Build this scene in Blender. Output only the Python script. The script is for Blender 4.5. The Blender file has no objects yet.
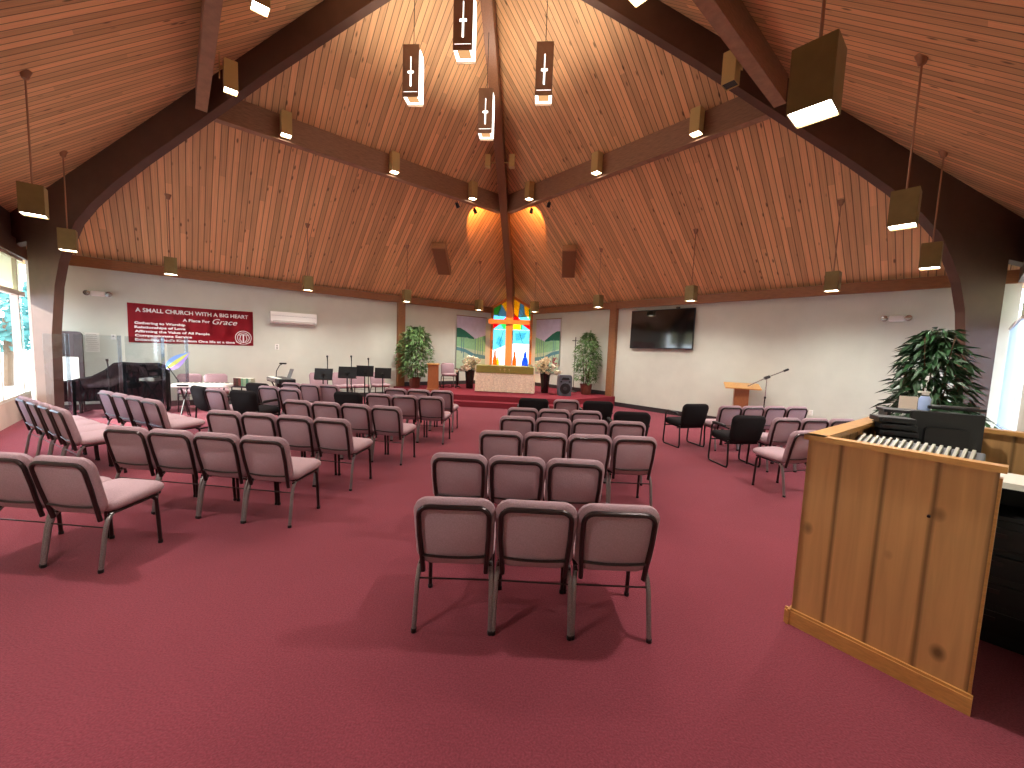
import bpy, bmesh, math, random
from mathutils import Vector, Matrix
random.seed(7)
C = bpy.context.scene.collection
scn = bpy.context.scene
PI = math.pi
S2 = math.sqrt(0.5)

# ---------------- camera ----------------
CAM = Vector((1.2772, -6.7327, 1.65)); FPX = 392.0
yaw, pit, rol = [math.radians(v) for v in (-4.3428, -4.9662, 2.1722)]
FW = Vector((math.sin(yaw)*math.cos(pit), math.cos(yaw)*math.cos(pit), math.sin(pit)))
rt0 = Vector((math.cos(yaw), -math.sin(yaw), 0)); up0 = rt0.cross(FW)
RT = math.cos(rol)*rt0 + math.sin(rol)*up0
UP = -math.sin(rol)*rt0 + math.cos(rol)*up0
cd = bpy.data.cameras.new('camera'); cam = bpy.data.objects.new('camera', cd); C.objects.link(cam)
cd.sensor_width = 36; cd.lens = FPX/1024*36; cd.clip_start = 0.03; cd.clip_end = 300
cam.matrix_world = Matrix(((RT.x, UP.x, -FW.x, CAM.x), (RT.y, UP.y, -FW.y, CAM.y), (RT.z, UP.z, -FW.z, CAM.z), (0, 0, 0, 1)))
scn.camera = cam

# ---------------- world, sun, exposure ----------------
w = bpy.data.worlds.new('sky'); scn.world = w; w.use_nodes = True
nt = w.node_tree; bg = nt.nodes['Background']
bg.inputs['Color'].default_value = (0.82, 0.91, 1.0, 1); bg.inputs['Strength'].default_value = 4.8
sd = bpy.data.lights.new('sun', 'SUN'); sd.energy = 9; sd.angle = 0.02; sd.color = (1, 0.93, 0.85)
so = bpy.data.objects.new('sun', sd); C.objects.link(so)
so.rotation_euler = Vector((0.74, 0.62, -0.52)).to_track_quat('-Z', 'Y').to_euler()
vs = scn.view_settings
vs.view_transform = 'Standard'; vs.look = 'None'; vs.gamma = 1; vs.use_curve_mapping = False
vs.exposure = 0.80
cy = scn.cycles
cy.max_bounces = 8; cy.diffuse_bounces = 5; cy.transparent_max_bounces = 16
cy.sample_clamp_indirect = 4.0; cy.caustics_reflective = False; cy.caustics_refractive = False

def at(px, py, z):
    d = FW + (px-512)/FPX*RT - (py-384)/FPX*UP
    t = (z-CAM.z)/d.z
    return CAM + d*t

# ---------------- materials ----------------
def srgb(r, g, b):
    f = lambda c: (c/255/12.92 if c/255 <= 0.04045 else ((c/255+0.055)/1.055)**2.4)
    return (f(r), f(g), f(b), 1)
def newmat(name):
    m = bpy.data.materials.new(name); m.use_nodes = True
    return m, m.node_tree, m.node_tree.nodes['Principled BSDF']
def mat(name, col, rough=0.6, metal=0.0, var=0.0, scale=20, bump=0.0, spec=0.5, coords='Object', stretch=(1,1,1)):
    m, t, b = newmat(name)
    b.inputs['Base Color'].default_value = col; b.inputs['Roughness'].default_value = rough
    b.inputs['Metallic'].default_value = metal; b.inputs['Specular IOR Level'].default_value = spec
    if var or bump:
        tc = t.nodes.new('ShaderNodeTexCoord'); mp = t.nodes.new('ShaderNodeMapping'); mp.inputs['Scale'].default_value = stretch
        n = t.nodes.new('ShaderNodeTexNoise'); n.inputs['Scale'].default_value = scale; n.inputs['Detail'].default_value = 5
        t.links.new(tc.outputs[coords], mp.inputs['Vector']); t.links.new(mp.outputs['Vector'], n.inputs['Vector'])
        if var:
            r = t.nodes.new('ShaderNodeValToRGB')
            r.color_ramp.elements[0].position = 0.3; r.color_ramp.elements[1].position = 0.7
            r.color_ramp.elements[0].color = [c*(1-var) for c in col[:3]]+[1]
            r.color_ramp.elements[1].color = [min(1, c*(1+var)) for c in col[:3]]+[1]
            t.links.new(n.outputs['Fac'], r.inputs['Fac']); t.links.new(r.outputs['Color'], b.inputs['Base Color'])
        if bump:
            bp = t.nodes.new('ShaderNodeBump'); bp.inputs['Strength'].default_value = bump; bp.inputs['Distance'].default_value = 0.01
            t.links.new(n.outputs['Fac'], bp.inputs['Height']); t.links.new(bp.outputs['Normal'], b.inputs['Normal'])
    return m
def emit(name, col, s):
    m = bpy.data.materials.new(name); m.use_nodes = True; t = m.node_tree; t.nodes.clear()
    e = t.nodes.new('ShaderNodeEmission'); e.inputs['Color'].default_value = (*col[:3], 1); e.inputs['Strength'].default_value = s
    o = t.nodes.new('ShaderNodeOutputMaterial'); t.links.new(e.outputs[0], o.inputs[0]); return m
def glassy(name, col, gloss=0.08, rough=0.03):
    m = bpy.data.materials.new(name); m.use_nodes = True; t = m.node_tree; t.nodes.clear()
    a = t.nodes.new('ShaderNodeBsdfTransparent'); a.inputs['Color'].default_value = col
    g = t.nodes.new('ShaderNodeBsdfGlossy'); g.inputs['Roughness'].default_value = rough
    mx = t.nodes.new('ShaderNodeMixShader'); mx.inputs[0].default_value = gloss
    o = t.nodes.new('ShaderNodeOutputMaterial')
    t.links.new(a.outputs[0], mx.inputs[1]); t.links.new(g.outputs[0], mx.inputs[2]); t.links.new(mx.outputs[0], o.inputs[0]); return m
def translucent(name, col, mixd=0.5):
    m = bpy.data.materials.new(name); m.use_nodes = True; t = m.node_tree; t.nodes.clear()
    a = t.nodes.new('ShaderNodeBsdfTranslucent'); a.inputs['Color'].default_value = col
    g = t.nodes.new('ShaderNodeBsdfDiffuse'); g.inputs['Color'].default_value = col
    mx = t.nodes.new('ShaderNodeMixShader'); mx.inputs[0].default_value = mixd
    o = t.nodes.new('ShaderNodeOutputMaterial')
    t.links.new(a.outputs[0], mx.inputs[1]); t.links.new(g.outputs[0], mx.inputs[2]); t.links.new(mx.outputs[0], o.inputs[0]); return m

def plank_mat(name, base, width, length=2.6, knots=True, groove=0.5, contrast=0.22, rough=0.5, grain=1.0):
    """boards running along V of the UV map"""
    m, t, b = newmat(name); N = t.nodes.new; L = t.links.new
    uv = N('ShaderNodeTexCoord'); sep = N('ShaderNodeSeparateXYZ'); L(uv.outputs['UV'], sep.inputs[0])
    def mth(op, a, c=None, d=None):
        n = N('ShaderNodeMath'); n.operation = op
        for i, v in enumerate((a, c, d)):
            if v is None: continue
            if isinstance(v, (int, float)): n.inputs[i].default_value = v
            else: L(v, n.inputs[i])
        return n.outputs[0]
    us = mth('DIVIDE', sep.outputs['X'], width); col = mth('FLOOR', us); fr = mth('FRACT', us)
    wn = N('ShaderNodeTexWhiteNoise'); wn.noise_dimensions = '1D'; L(col, wn.inputs['W'])
    vv = mth('ADD', mth('DIVIDE', sep.outputs['Y'], length), mth('MULTIPLY', wn.outputs['Value'], 7.0))
    seg = mth('FLOOR', vv)
    cb = N('ShaderNodeCombineXYZ'); L(col, cb.inputs[0]); L(seg, cb.inputs[1])
    wn2 = N('ShaderNodeTexWhiteNoise'); wn2.noise_dimensions = '3D'; L(cb.outputs[0], wn2.inputs['Vector'])
    # grain
    g = N('ShaderNodeCombineXYZ'); L(mth('ADD', mth('MULTIPLY', sep.outputs['X'], 38*grain), mth('MULTIPLY', wn2.outputs['Value'], 50)), g.inputs[0]); L(mth('MULTIPLY', sep.outputs['Y'], 1.3), g.inputs[1])
    gn = N('ShaderNodeTexNoise'); gn.inputs['Scale'].default_value = 1.0; gn.inputs['Detail'].default_value = 4; gn.inputs['Distortion'].default_value = 0.6
    L(g.outputs[0], gn.inputs['Vector'])
    val = mth('ADD', mth('MULTIPLY', wn2.outputs['Value'], contrast*1.6), mth('MULTIPLY', gn.outputs['Fac'], 0.55))
    val = mth('ADD', val, 0.55)
    if knots:
        k = N('ShaderNodeCombineXYZ'); L(mth('MULTIPLY', sep.outputs['X'], 1/width), k.inputs[0]); L(mth('MULTIPLY', sep.outputs['Y'], 3.6), k.inputs[1])
        vo = N('ShaderNodeTexVoronoi'); vo.inputs['Scale'].default_value = 1.0; vo.inputs['Randomness'].default_value = 1.0; L(k.outputs[0], vo.inputs['Vector'])
        kn = N('ShaderNodeMapRange'); kn.inputs['From Min'].default_value = 0.09; kn.inputs['From Max'].default_value = 0.20; kn.inputs['To Min'].default_value = 0.30; kn.inputs['To Max'].default_value = 1
        L(vo.outputs['Distance'], kn.inputs['Value'])
        # only some cells carry a knot
        sc = N('ShaderNodeSeparateColor'); L(vo.outputs['Color'], sc.inputs[0])
        has = mth('GREATER_THAN', sc.outputs[0], 0.45)
        kk = mth('ADD', mth('MULTIPLY', kn.outputs[0], mth('SUBTRACT', 1.0, has)), has)
        val = mth('MULTIPLY', val, kk)
    d = mth('ABSOLUTE', mth('SUBTRACT', fr, 0.5))
    gr = N('ShaderNodeMapRange'); gr.inputs['From Min'].default_value = 0.415; gr.inputs['From Max'].default_value = 0.485; gr.inputs['To Min'].default_value = 1; gr.inputs['To Max'].default_value = 1-groove
    L(d, gr.inputs['Value'])
    val2 = mth('MULTIPLY', val, gr.outputs[0])
    mx = N('ShaderNodeVectorMath'); mx.operation = 'SCALE'; mx.inputs[0].default_value = base[:3]; L(val2, mx.inputs['Scale'])
    L(mx.outputs[0], b.inputs['Base Color'])
    bp = N('ShaderNodeBump'); bp.inputs['Strength'].default_value = 0.6; bp.inputs['Distance'].default_value = 0.01; L(gr.outputs[0], bp.inputs['Height']); L(bp.outputs['Normal'], b.inputs['Normal'])
    b.inputs['Roughness'].default_value = rough; b.inputs['Specular IOR Level'].default_value = 0.3
    return m

M = {}
M['ceil'] = plank_mat('knotty_pine_boards', srgb(222, 172, 124), 0.105, length=3.2, groove=0.82, contrast=0.26)
M['booth'] = plank_mat('booth_boards', srgb(206, 158, 104), 0.19, length=9, groove=0.55, contrast=0.12, rough=0.32, grain=0.6)
M['beam'] = mat('dark_beam_wood', srgb(88, 62, 50), 0.55, var=0.12, scale=5, stretch=(1, 1, 1))
M['purlin'] = mat('brown_beam_wood', srgb(150, 112, 86), 0.55, var=0.2, scale=8, stretch=(1, 1, 9))
M['trimwood'] = mat('trim_wood', srgb(146, 98, 62), 0.5, var=0.14, scale=9, stretch=(1, 1, 5))
M['column'] = mat('column_wood', srgb(122, 80, 52), 0.5, var=0.15, scale=9, stretch=(6, 6, 1))
M['crosswood'] = mat('cross_wood', srgb(200, 120, 60), 0.5, var=0.1, scale=9, stretch=(6, 6, 1))
M['oak'] = mat('oak_trim', srgb(200, 148, 84), 0.35, var=0.12, scale=12, stretch=(2, 2, 8))
M['lectwood'] = mat('lectern_wood', srgb(160, 98, 58), 0.4, var=0.12, scale=12, stretch=(6, 6, 1))
M['wall'] = mat('cream_paint', srgb(209, 211, 198), 0.9, var=0.03, scale=3, bump=0.05)
M['sillpanel'] = mat('pale_panel', srgb(220, 200, 185), 0.7, var=0.03, scale=5)
M['carpet'] = mat('burgundy_carpet', srgb(132, 59, 71), 0.95, var=0.24, scale=110, bump=0.6, spec=0.1)
def carpet_tweak(m):
    t = m.node_tree; b = t.nodes['Principled BSDF']; L = t.links.new
    n = t.nodes.new('ShaderNodeTexNoise'); n.inputs['Scale'].default_value = 1.1; n.inputs['Detail'].default_value = 3
    tc = t.nodes.new('ShaderNodeTexCoord'); L(tc.outputs['Object'], n.inputs['Vector'])
    mr = t.nodes.new('ShaderNodeMapRange'); mr.inputs['To Min'].default_value = 0.82; mr.inputs['To Max'].default_value = 1.16; L(n.outputs['Fac'], mr.inputs['Value'])
    vm = t.nodes.new('ShaderNodeVectorMath'); vm.operation = 'SCALE'
    src = b.inputs['Base Color'].links[0].from_socket
    L(src, vm.inputs[0]); L(mr.outputs[0], vm.inputs['Scale']); L(vm.outputs[0], b.inputs['Base Color'])
    b.inputs['Sheen Weight'].default_value = 0.1
carpet_tweak(M['carpet'])
M['stepcarpet'] = mat('burgundy_step_carpet', srgb(134, 50, 60), 0.95, var=0.14, scale=80, bump=0.5, spec=0.1)
M['black'] = mat('black_metal', srgb(26, 24, 25), 0.4, metal=0.3)
M['blackplastic'] = mat('black_plastic', srgb(17, 17, 19), 0.5)
M['frame'] = mat('brown_black_metal', srgb(48, 34, 34), 0.3, metal=0.4, var=0.2, scale=30)
M['leg'] = mat('worn_grey_leg_metal', srgb(132, 124, 124), 0.35, metal=0.5, var=0.25, scale=160)
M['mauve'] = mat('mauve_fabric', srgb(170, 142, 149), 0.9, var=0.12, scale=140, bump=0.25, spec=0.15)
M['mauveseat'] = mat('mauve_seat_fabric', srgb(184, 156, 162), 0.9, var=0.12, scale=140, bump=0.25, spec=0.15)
M['blackfab'] = mat('black_fabric', srgb(29, 25, 27), 0.9, var=0.2, scale=120, bump=0.2, spec=0.2)
M['blackcloth'] = mat('black_cloth', srgb(17, 17, 20), 0.95, var=0.2, scale=30, spec=0.1)
M['can'] = mat('bronze_lamp_metal', srgb(128, 108, 66), 0.45, metal=0.35, var=0.08, scale=10)
M['rod'] = mat('bronze_rod', srgb(160, 118, 92), 0.4, metal=0.6)
M['gold'] = mat('tan_box_metal', srgb(196, 168, 108), 0.5, metal=0.1)
M['lampglow'] = emit('lamp_glow', (1.0, 0.93, 0.80), 14)
M['bulb'] = emit('bulb_glow', (1.0, 0.86, 0.66), 22)
M['cutglow'] = emit('cutout_glow', (1.0, 0.95, 0.86), 2.6)
M['darkbox'] = mat('dark_bronze', srgb(158, 126, 102), 0.5, metal=0.1, var=0.08, scale=10)
M['white'] = mat('white_plastic', srgb(240, 238, 232), 0.35)
M['whitepaint'] = mat('white_paint', srgb(232, 228, 214), 0.5)
M['steel'] = mat('steel', srgb(190, 190, 192), 0.2, metal=0.9)
M['screen'] = mat('tv_screen', srgb(16, 17, 18), 0.07, spec=1.0)
M['basebd'] = mat('dark_vinyl_base', srgb(52, 46, 48), 0.5)
M['banner'] = mat('red_vinyl', srgb(176, 24, 44), 0.45, var=0.04, scale=4)
M['lettering'] = mat('white_print', srgb(240, 226, 226), 0.6)
M['leaf'] = mat('leaf_green', srgb(96, 128, 74), 0.5, var=0.35, scale=6)
M['leafdark'] = mat('leaf_dark_green', srgb(34, 66, 34), 0.45, var=0.4, scale=6)
M['bark'] = mat('bark', srgb(94, 70, 50), 0.8, var=0.2, scale=20)
M['pot'] = mat('brown_pot', srgb(112, 62, 48), 0.6, var=0.15, scale=8)
M['vase'] = mat('black_vase', srgb(28, 20, 20), 0.25, var=0.2, scale=14)
M['petal'] = mat('cream_petals', srgb(244, 232, 206), 0.7)
M['redpetal'] = mat('red_petals', srgb(170, 60, 74), 0.7)
M['altarcloth'] = mat('cream_lace_cloth', srgb(240, 216, 190), 0.85, var=0.22, scale=30, bump=0.3)
M['runner'] = mat('olive_runner', srgb(140, 128, 58), 0.8, var=0.1, scale=30)
M['glass'] = glassy('window_glass', (0.96, 0.98, 0.98, 1), 0.06)
M['acrylic'] = glassy('clear_acrylic', (0.90, 0.93, 0.95, 1), 0.07)
M['acrylicpost'] = glassy('acrylic_post', (0.80, 0.86, 0.92, 1), 0.22, 0.15)
M['frost'] = translucent('frosted_panel', (0.80, 0.84, 0.70, 1), 0.35)
M['blind'] = translucent('vertical_blind', (0.72, 0.82, 0.92, 1), 0.35)
M['orangewood'] = mat('orange_window_wood', srgb(206, 132, 72), 0.5, var=0.1, scale=9)
M['paper'] = mat('paper', srgb(236, 232, 222), 0.8)
M['concrete'] = mat('pale_paving', srgb(190, 190, 186), 0.9, var=0.08, scale=3)
M['bluetree'] = mat('blue_green_foliage', srgb(70, 128, 128), 0.8, var=0.4, scale=3)

# ---------------- mesh helpers ----------------
def link(name, bm, m, parent=None, smooth=False, mw=None):
    me = bpy.data.meshes.new(name)
    if mw is not None: bm.transform(mw)
    bmesh.ops.recalc_face_normals(bm, faces=bm.faces[:])
    if smooth:
        for f in bm.faces: f.smooth = True
    bm.to_mesh(me); bm.free()
    for mm in (m if isinstance(m, (list, tuple)) else [m]): me.materials.append(mm)
    if smooth and hasattr(me, 'set_sharp_from_angle'): me.set_sharp_from_angle(angle=math.radians(42))
    o = bpy.data.objects.new(name, me); C.objects.link(o)
    if parent: o.parent = parent
    return o
def tag(o, label=None, cat=None, group=None, kind=None):
    if label: o['label'] = label
    if cat: o['category'] = cat
    if group: o['group'] = group
    if kind: o['kind'] = kind
    return o
def thing(name, label, cat, loc=(0, 0, 0), rz=0, group=None):
    o = bpy.data.objects.new(name, None); C.objects.link(o); o.empty_display_size = 0.1
    o.location = loc; o.rotation_euler = (0, 0, rz); return tag(o, label, cat, group)
def struct(name, bm, m, parent=None, smooth=False):
    o = link(name, bm, m, parent, smooth)
    if not parent: o['kind'] = 'structure'
    return o
def B(): return bmesh.new()
def box(bm, c, s, bev=0, rz=0, seg=2, mi=0):
    r = bmesh.ops.create_cube(bm, size=1.0); v = r['verts']
    for x in v: x.co = Vector((x.co.x*s[0], x.co.y*s[1], x.co.z*s[2]))
    fs = list({f for x in v for f in x.link_faces}); es = list({e for x in v for e in x.link_edges})
    if bev:
        g = bmesh.ops.bevel(bm, geom=es, offset=bev, segments=seg, affect='EDGES', profile=0.5)
        vs_ = set(g['verts']); fs = list({f for f in bm.faces if any(q in vs_ for q in f.verts)})
        v = list({q for f in fs for q in f.verts})
    mt = Matrix.Translation(Vector(c)) @ Matrix.Rotation(rz, 4, 'Z')
    bmesh.ops.transform(bm, matrix=mt, verts=v)
    for f in fs: f.material_index = mi
    return v
def tube(bm, pts, r, n=8, closed=False, mi=0, r2=None):
    pts = [Vector(p) for p in pts]; N = len(pts); rings = []
    up = None
    for i, p in enumerate(pts):
        a = pts[(i-1) % N] if (closed or i > 0) else p
        b = pts[(i+1) % N] if (closed or i < N-1) else p
        d = (b-a).normalized()
        if up is None:
            up = Vector((0, 0, 1)) if abs(d.z) < 0.9 else Vector((1, 0, 0))
        s = d.cross(up)
        if s.length < 1e-4: s = d.cross(Vector((0, 1, 0)))
        s.normalize(); u = s.cross(d).normalized(); up = u
        rr = r if r2 is None else r + (r2-r)*i/(N-1)
        rings.append([bm.verts.new(p + (s*math.cos(2*PI*k/n) + u*math.sin(2*PI*k/n))*rr) for k in range(n)])
    for i in range(N if closed else N-1):
        A, Bq = rings[i], rings[(i+1) % N]
        for k in range(n):
            f = bm.faces.new((A[k], A[(k+1) % n], Bq[(k+1) % n], Bq[k])); f.material_index = mi
    if not closed:
        bm.faces.new(rings[0][::-1]).material_index = mi; bm.faces.new(rings[-1]).material_index = mi
def lathe(bm, prof, c=(0, 0, 0), n=20, mi=0):
    rings = []
    for r, z in prof:
        rings.append([bm.verts.new((c[0]+r*math.cos(2*PI*k/n), c[1]+r*math.sin(2*PI*k/n), c[2]+z)) for k in range(n)])
    for A, Bq in zip(rings, rings[1:]):
        for k in range(n): bm.faces.new((A[k], A[(k+1) % n], Bq[(k+1) % n], Bq[k])).material_index = mi
    bm.faces.new(rings[0][::-1]).material_index = mi; bm.faces.new(rings[-1]).material_index = mi
def prism(bm, poly, depth, mtx, mi=0):
    """poly in local (x,z), extruded along local y by depth, placed by matrix"""
    a = [bm.verts.new(mtx @ Vector((x, 0, z))) for x, z in poly]; b = [bm.verts.new(mtx @ Vector((x, depth, z))) for x, z in poly]
    n = len(poly); fs = [bm.faces.new(a), bm.faces.new(b[::-1])]
    for i in range(n): fs.append(bm.faces.new((a[i], b[i], b[(i+1) % n], a[(i+1) % n])))
    for f in fs: f.material_index = mi
    return fs
def rrect(w, h, r, n=5, cx=0, cz=0):
    out = []
    for sx, sz, a0 in ((1, 1, 0), (-1, 1, 90), (-1, -1, 180), (1, -1, 270)):
        for k in range(n+1):
            a = math.radians(a0 + 90*k/n)
            out.append((cx+sx*(w/2-r)+r*math.cos(a), cz+sz*(h/2-r)+r*math.sin(a)))
    return out
def cushion(bm, outline, y0, y1, puff=0.012, mtx=Matrix()):
    """rounded slab between y0 and y1 with softened rims"""
    cx = sum(p[0] for p in outline)/len(outline); cz = sum(p[1] for p in outline)/len(outline)
    def ring(s, y): return [bm.verts.new(mtx @ Vector((cx+(x-cx)*s, y, cz+(z-cz)*s))) for x, z in outline]
    d = y1-y0
    R = [ring(0.86, y0-puff), ring(0.955, y0+d*0.06), ring(1.0, y0+d*0.3), ring(1.0, y1-d*0.3), ring(0.955, y1-d*0.06), ring(0.86, y1+puff)]
    n = len(outline)
    for a, b in zip(R, R[1:]):
        for k in range(n): bm.faces.new((a[k], a[(k+1) % n], b[(k+1) % n], b[k]))
    bm.faces.new(R[0][::-1]); bm.faces.new(R[-1])
def M4(o, ex, ey, ez=(0, 0, 1)):
    ex, ey, ez, o = Vector(ex), Vector(ey), Vector(ez), Vector(o)
    return Matrix(((ex.x, ey.x, ez.x, o.x), (ex.y, ey.y, ez.y, o.y), (ex.z, ey.z, ez.z, o.z), (0, 0, 0, 1)))
def uvmap(o, fn):
    me = o.data; uv = me.uv_layers.new(name='UVMap')
    for l in me.loops: uv.data[l.index].uv = fn(me.vertices[l.vertex_index].co)
def dup(root, loc, rz, label, group=None, cat=None):
    r = root.copy(); C.objects.link(r); r.location = loc; r.rotation_euler = (0, 0, rz); r['label'] = label
    if group: r['group'] = group
    for ch in list(root.children):
        c = ch.copy(); C.objects.link(c); c.parent = r
        for g in list(ch.children):
            d = g.copy(); C.objects.link(d); d.parent = c
    return r
def lamp(kind, loc, energy, col, size=0.1, target=None, angle=None, blend=0.5, parent=None, name='lamp_light'):
    l = bpy.data.lights.new(name, kind); l.energy = energy; l.color = col
    if kind == 'SPOT': l.spot_size = angle; l.spot_blend = blend; l.shadow_soft_size = size
    elif kind == 'POINT': l.shadow_soft_size = size
    o = bpy.data.objects.new(name, l); C.objects.link(o); o.location = loc
    if target is not None: o.rotation_euler = (Vector(target)-Vector(loc)).to_track_quat('-Z', 'Y').to_euler()
    if parent: o.parent = parent
    return o

# ================= ROOM =================
RR = 9.522; ZT = 3.285; ZA = 8.74; SL = (ZA-ZT)/RR; ZB = 3.05; INS = 8.62
def roofz(x, y): return ZA - SL*(abs(x)+abs(y))
bm = B(); F = 9.9
pts = [(-0.2, F+.4), (-F, 0.6), (-F, -F), (F, -F), (F, 0.6), (0.2, F+.4)]
a = [bm.verts.new((x, y, 0)) for x, y in pts]; b = [bm.verts.new((x, y, -0.15)) for x, y in pts]
bm.faces.new(a); bm.faces.new(b[::-1])
for i in range(len(a)): bm.faces.new((a[i], b[i], b[(i+1) % len(a)], a[(i+1) % len(a)]))
struct('floor', bm, M['carpet'])
# ceiling: four boarded slopes, boards run up the slope
OV = 10.0
bm = B(); uvd = {}
L_uv = bm.loops.layers.uv.new('UVMap')
for sx, sy in ((-1, 1), (1, 1), (-1, -1), (1, -1)):
    P1 = (sx*OV, 0); P2 = (0, sy*OV)
    lo = [(0, 0), P1, P2]
    for dz, flip in ((0, False), (0.12, True)):
        vsx = [bm.verts.new((x, y, roofz(x, y)+dz)) for x, y in lo]
        f = bm.faces.new(vsx[::-1] if flip else vsx)
        for l in f.loops:
            q = l.vert.co
            l[L_uv].uv = ((q.x*(-sy*sx) + q.y)*S2*1.0 + 3.0*sx, (abs(q.x)+abs(q.y))*S2*1.08)
me = bpy.data.meshes.new('ceiling'); bm.to_mesh(me); bm.free(); me.materials.append(M['ceil'])
ce = bpy.data.objects.new('ceiling', me); C.objects.link(ce); ce['kind'] = 'structure'

def wallpiece(name, p, q, z0, z1, m, th=0.12, parent=None, out=None):
    p, q = Vector((*p, 0)), Vector((*q, 0)); d = (q-p); Ln = d.length; d.normalize()
    n = Vector((-d.y, d.x, 0))
    mid = (p+q)/2
    if n.dot(mid) < 0: n = -n
    if out is False: n = -n
    bm = B(); prism(bm, [(0, z0), (Ln, z0), (Ln, z1), (0, z1)], th, M4(p, d, n))
    return struct(name, bm, m, parent)
FX = 0.82; FY = RR-FX      # far chamfer with the stained glass
CLx, CLy = -(RR+INS)/2, (RR-INS)/2   # where the far walls meet the inset near walls
wallpiece('wall_left', (-FX, FY), (CLx, CLy), 0, ZT+0.03, M['wall'])
wallpiece('wall_right', (FX, FY), (-CLx, CLy), 0, ZT+0.03, M['wall'])
# header beams over the two far walls
for i, sx in enumerate((-1, 1)):
    wallpiece('trim_%d' % (1+i), (sx*(FX-0.02), FY+0.02-0.06), (sx*(-CLx-0.03), CLy-0.03-0.02), ZB, ZT-0.02, M['trimwood'], th=0.07, out=False)
# posts in the far walls
for i, (sx, x0, y0) in enumerate(((-1, 3.48, 6.04), (1, 3.5, 6.02))):
    ex = Vector((sx*S2, -S2, 0)); n = Vector((-sx*S2, -S2, 0)); bm = B()
    prism(bm, [(-0.12, 0), (0.12, 0), (0.12, ZT), (-0.12, ZT)], 0.13, M4((sx*x0, y0, 0), ex, n))
    struct('trim_%d' % (3+i), bm, M['trimwood'])
# baseboards
for nm, sx in (('left', -1), ('right', 1)):
    wallpiece('baseboard_'+nm, (sx*(FX), FY-0.005), (sx*(-CLx-0.02), CLy-0.005), 0, 0.13, M['basebd'], th=0.02, out=False)
    wallpiece('baseboard_'+nm, (sx*(FX+0.01), FY-0.005), (sx*3.42, 6.10), 0.30, 0.43, M['basebd'], th=0.02, out=False)

# near walls: glazed beside the columns, solid further on
def nearwall(sx, name, glaze, mglass):
    A = Vector((sx*(INS+0.35), 0.35, 0)); d = Vector((-sx*S2, -S2, 0)); n = Vector((sx*S2, -S2, 0))
    def pc(nm, s0, s1, z0, z1, m, th=0.1, off=0, parent=None):
        bm = B(); prism(bm, [(s0, z0), (s1, z0), (s1, z1), (s0, z1)], th, M4(A+n*off, d, n)); return struct(nm, bm, m, parent)
    tot = (INS+0.35)/S2
    pc('wall_near_'+name, glaze, tot, 0, 3.8, M['wall'])
    # header and fascia up to the roof
    t = pc('trim_%d' % (5 if sx < 0 else 6), 0, glaze, ZB, 3.35, M['beam'], 0.16, -0.06)
    pc('trim_%d' % (7 if sx < 0 else 8), 0, glaze, 3.35, 3.9, M['beam'], 0.1, 0)
    pc('wall_sill_'+name, 0, glaze, 0, 0.42, M['sillpanel'])
    wi = pc('window_%d' % (1 if sx < 0 else 2), 0, glaze, 2.33, 2.42, M['whitepaint'], 0.1)
    pc('frame', 0, glaze, 0.42, 0.48, M['whitepaint'], 0.1, 0, wi); pc('frame', 0, glaze, ZB-0.05, ZB, M['whitepaint'], 0.1, 0, wi)
    k = 0; step = 1.25; s = 0.42
    while s < glaze+0.01:
        pc('mullion', s, s+0.06, 0.42, ZB, M['whitepaint'], 0.1, 0, wi)
        s += step
    pc('upper_pane', 0, glaze, 2.42, ZB-0.05, M['frost'], 0.01, 0.05, wi)
    g1 = min(glaze, 2.2) if sx < 0 else glaze
    pc('glass_pane', 0, g1, 0.48, 2.33, mglass, 0.01, 0.05, wi)
    if glaze > g1: pc('glass_pane', g1, glaze, 0.48, 2.33, M['blind'], 0.01, 0.05, wi)  # unseen translucent stretch, added for soft daylight without direct sun
    return A, d, n
AL, dL, nL = nearwall(-1, 'left', 4.4, M['glass'])
AR, dR, nR = nearwall(1, 'right', 2.6, M['glass'])
# vertical blinds behind the glazing beyond the right column
bl = thing('window_blind', 'pale blue vertical blind in the glazing beside the potted tree', 'blind', AR)
for k in range(20):
    s = 0.18+k*0.118; bm = B()
    ang = 0.3; dd = (dR*math.cos(ang)+nR*math.sin(ang)); nn = Vector((-dd.y, dd.x, 0))
    prism(bm, [(-0.056, 0.5), (0.056, 0.5), (0.056, 2.27), (-0.056, 2.27)], 0.004, M4(dR*s - nR*0.06, dd, nn)); link('blind_slat', bm, M['blind'], bl)
bm = B(); prism(bm, [(0.1, 2.27), (2.6, 2.27), (2.6, 2.32), (0.1, 2.32)], 0.06, M4(-nR*0.09, dR, nR)); link('head_rail', bm, M['white'], bl)

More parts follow.
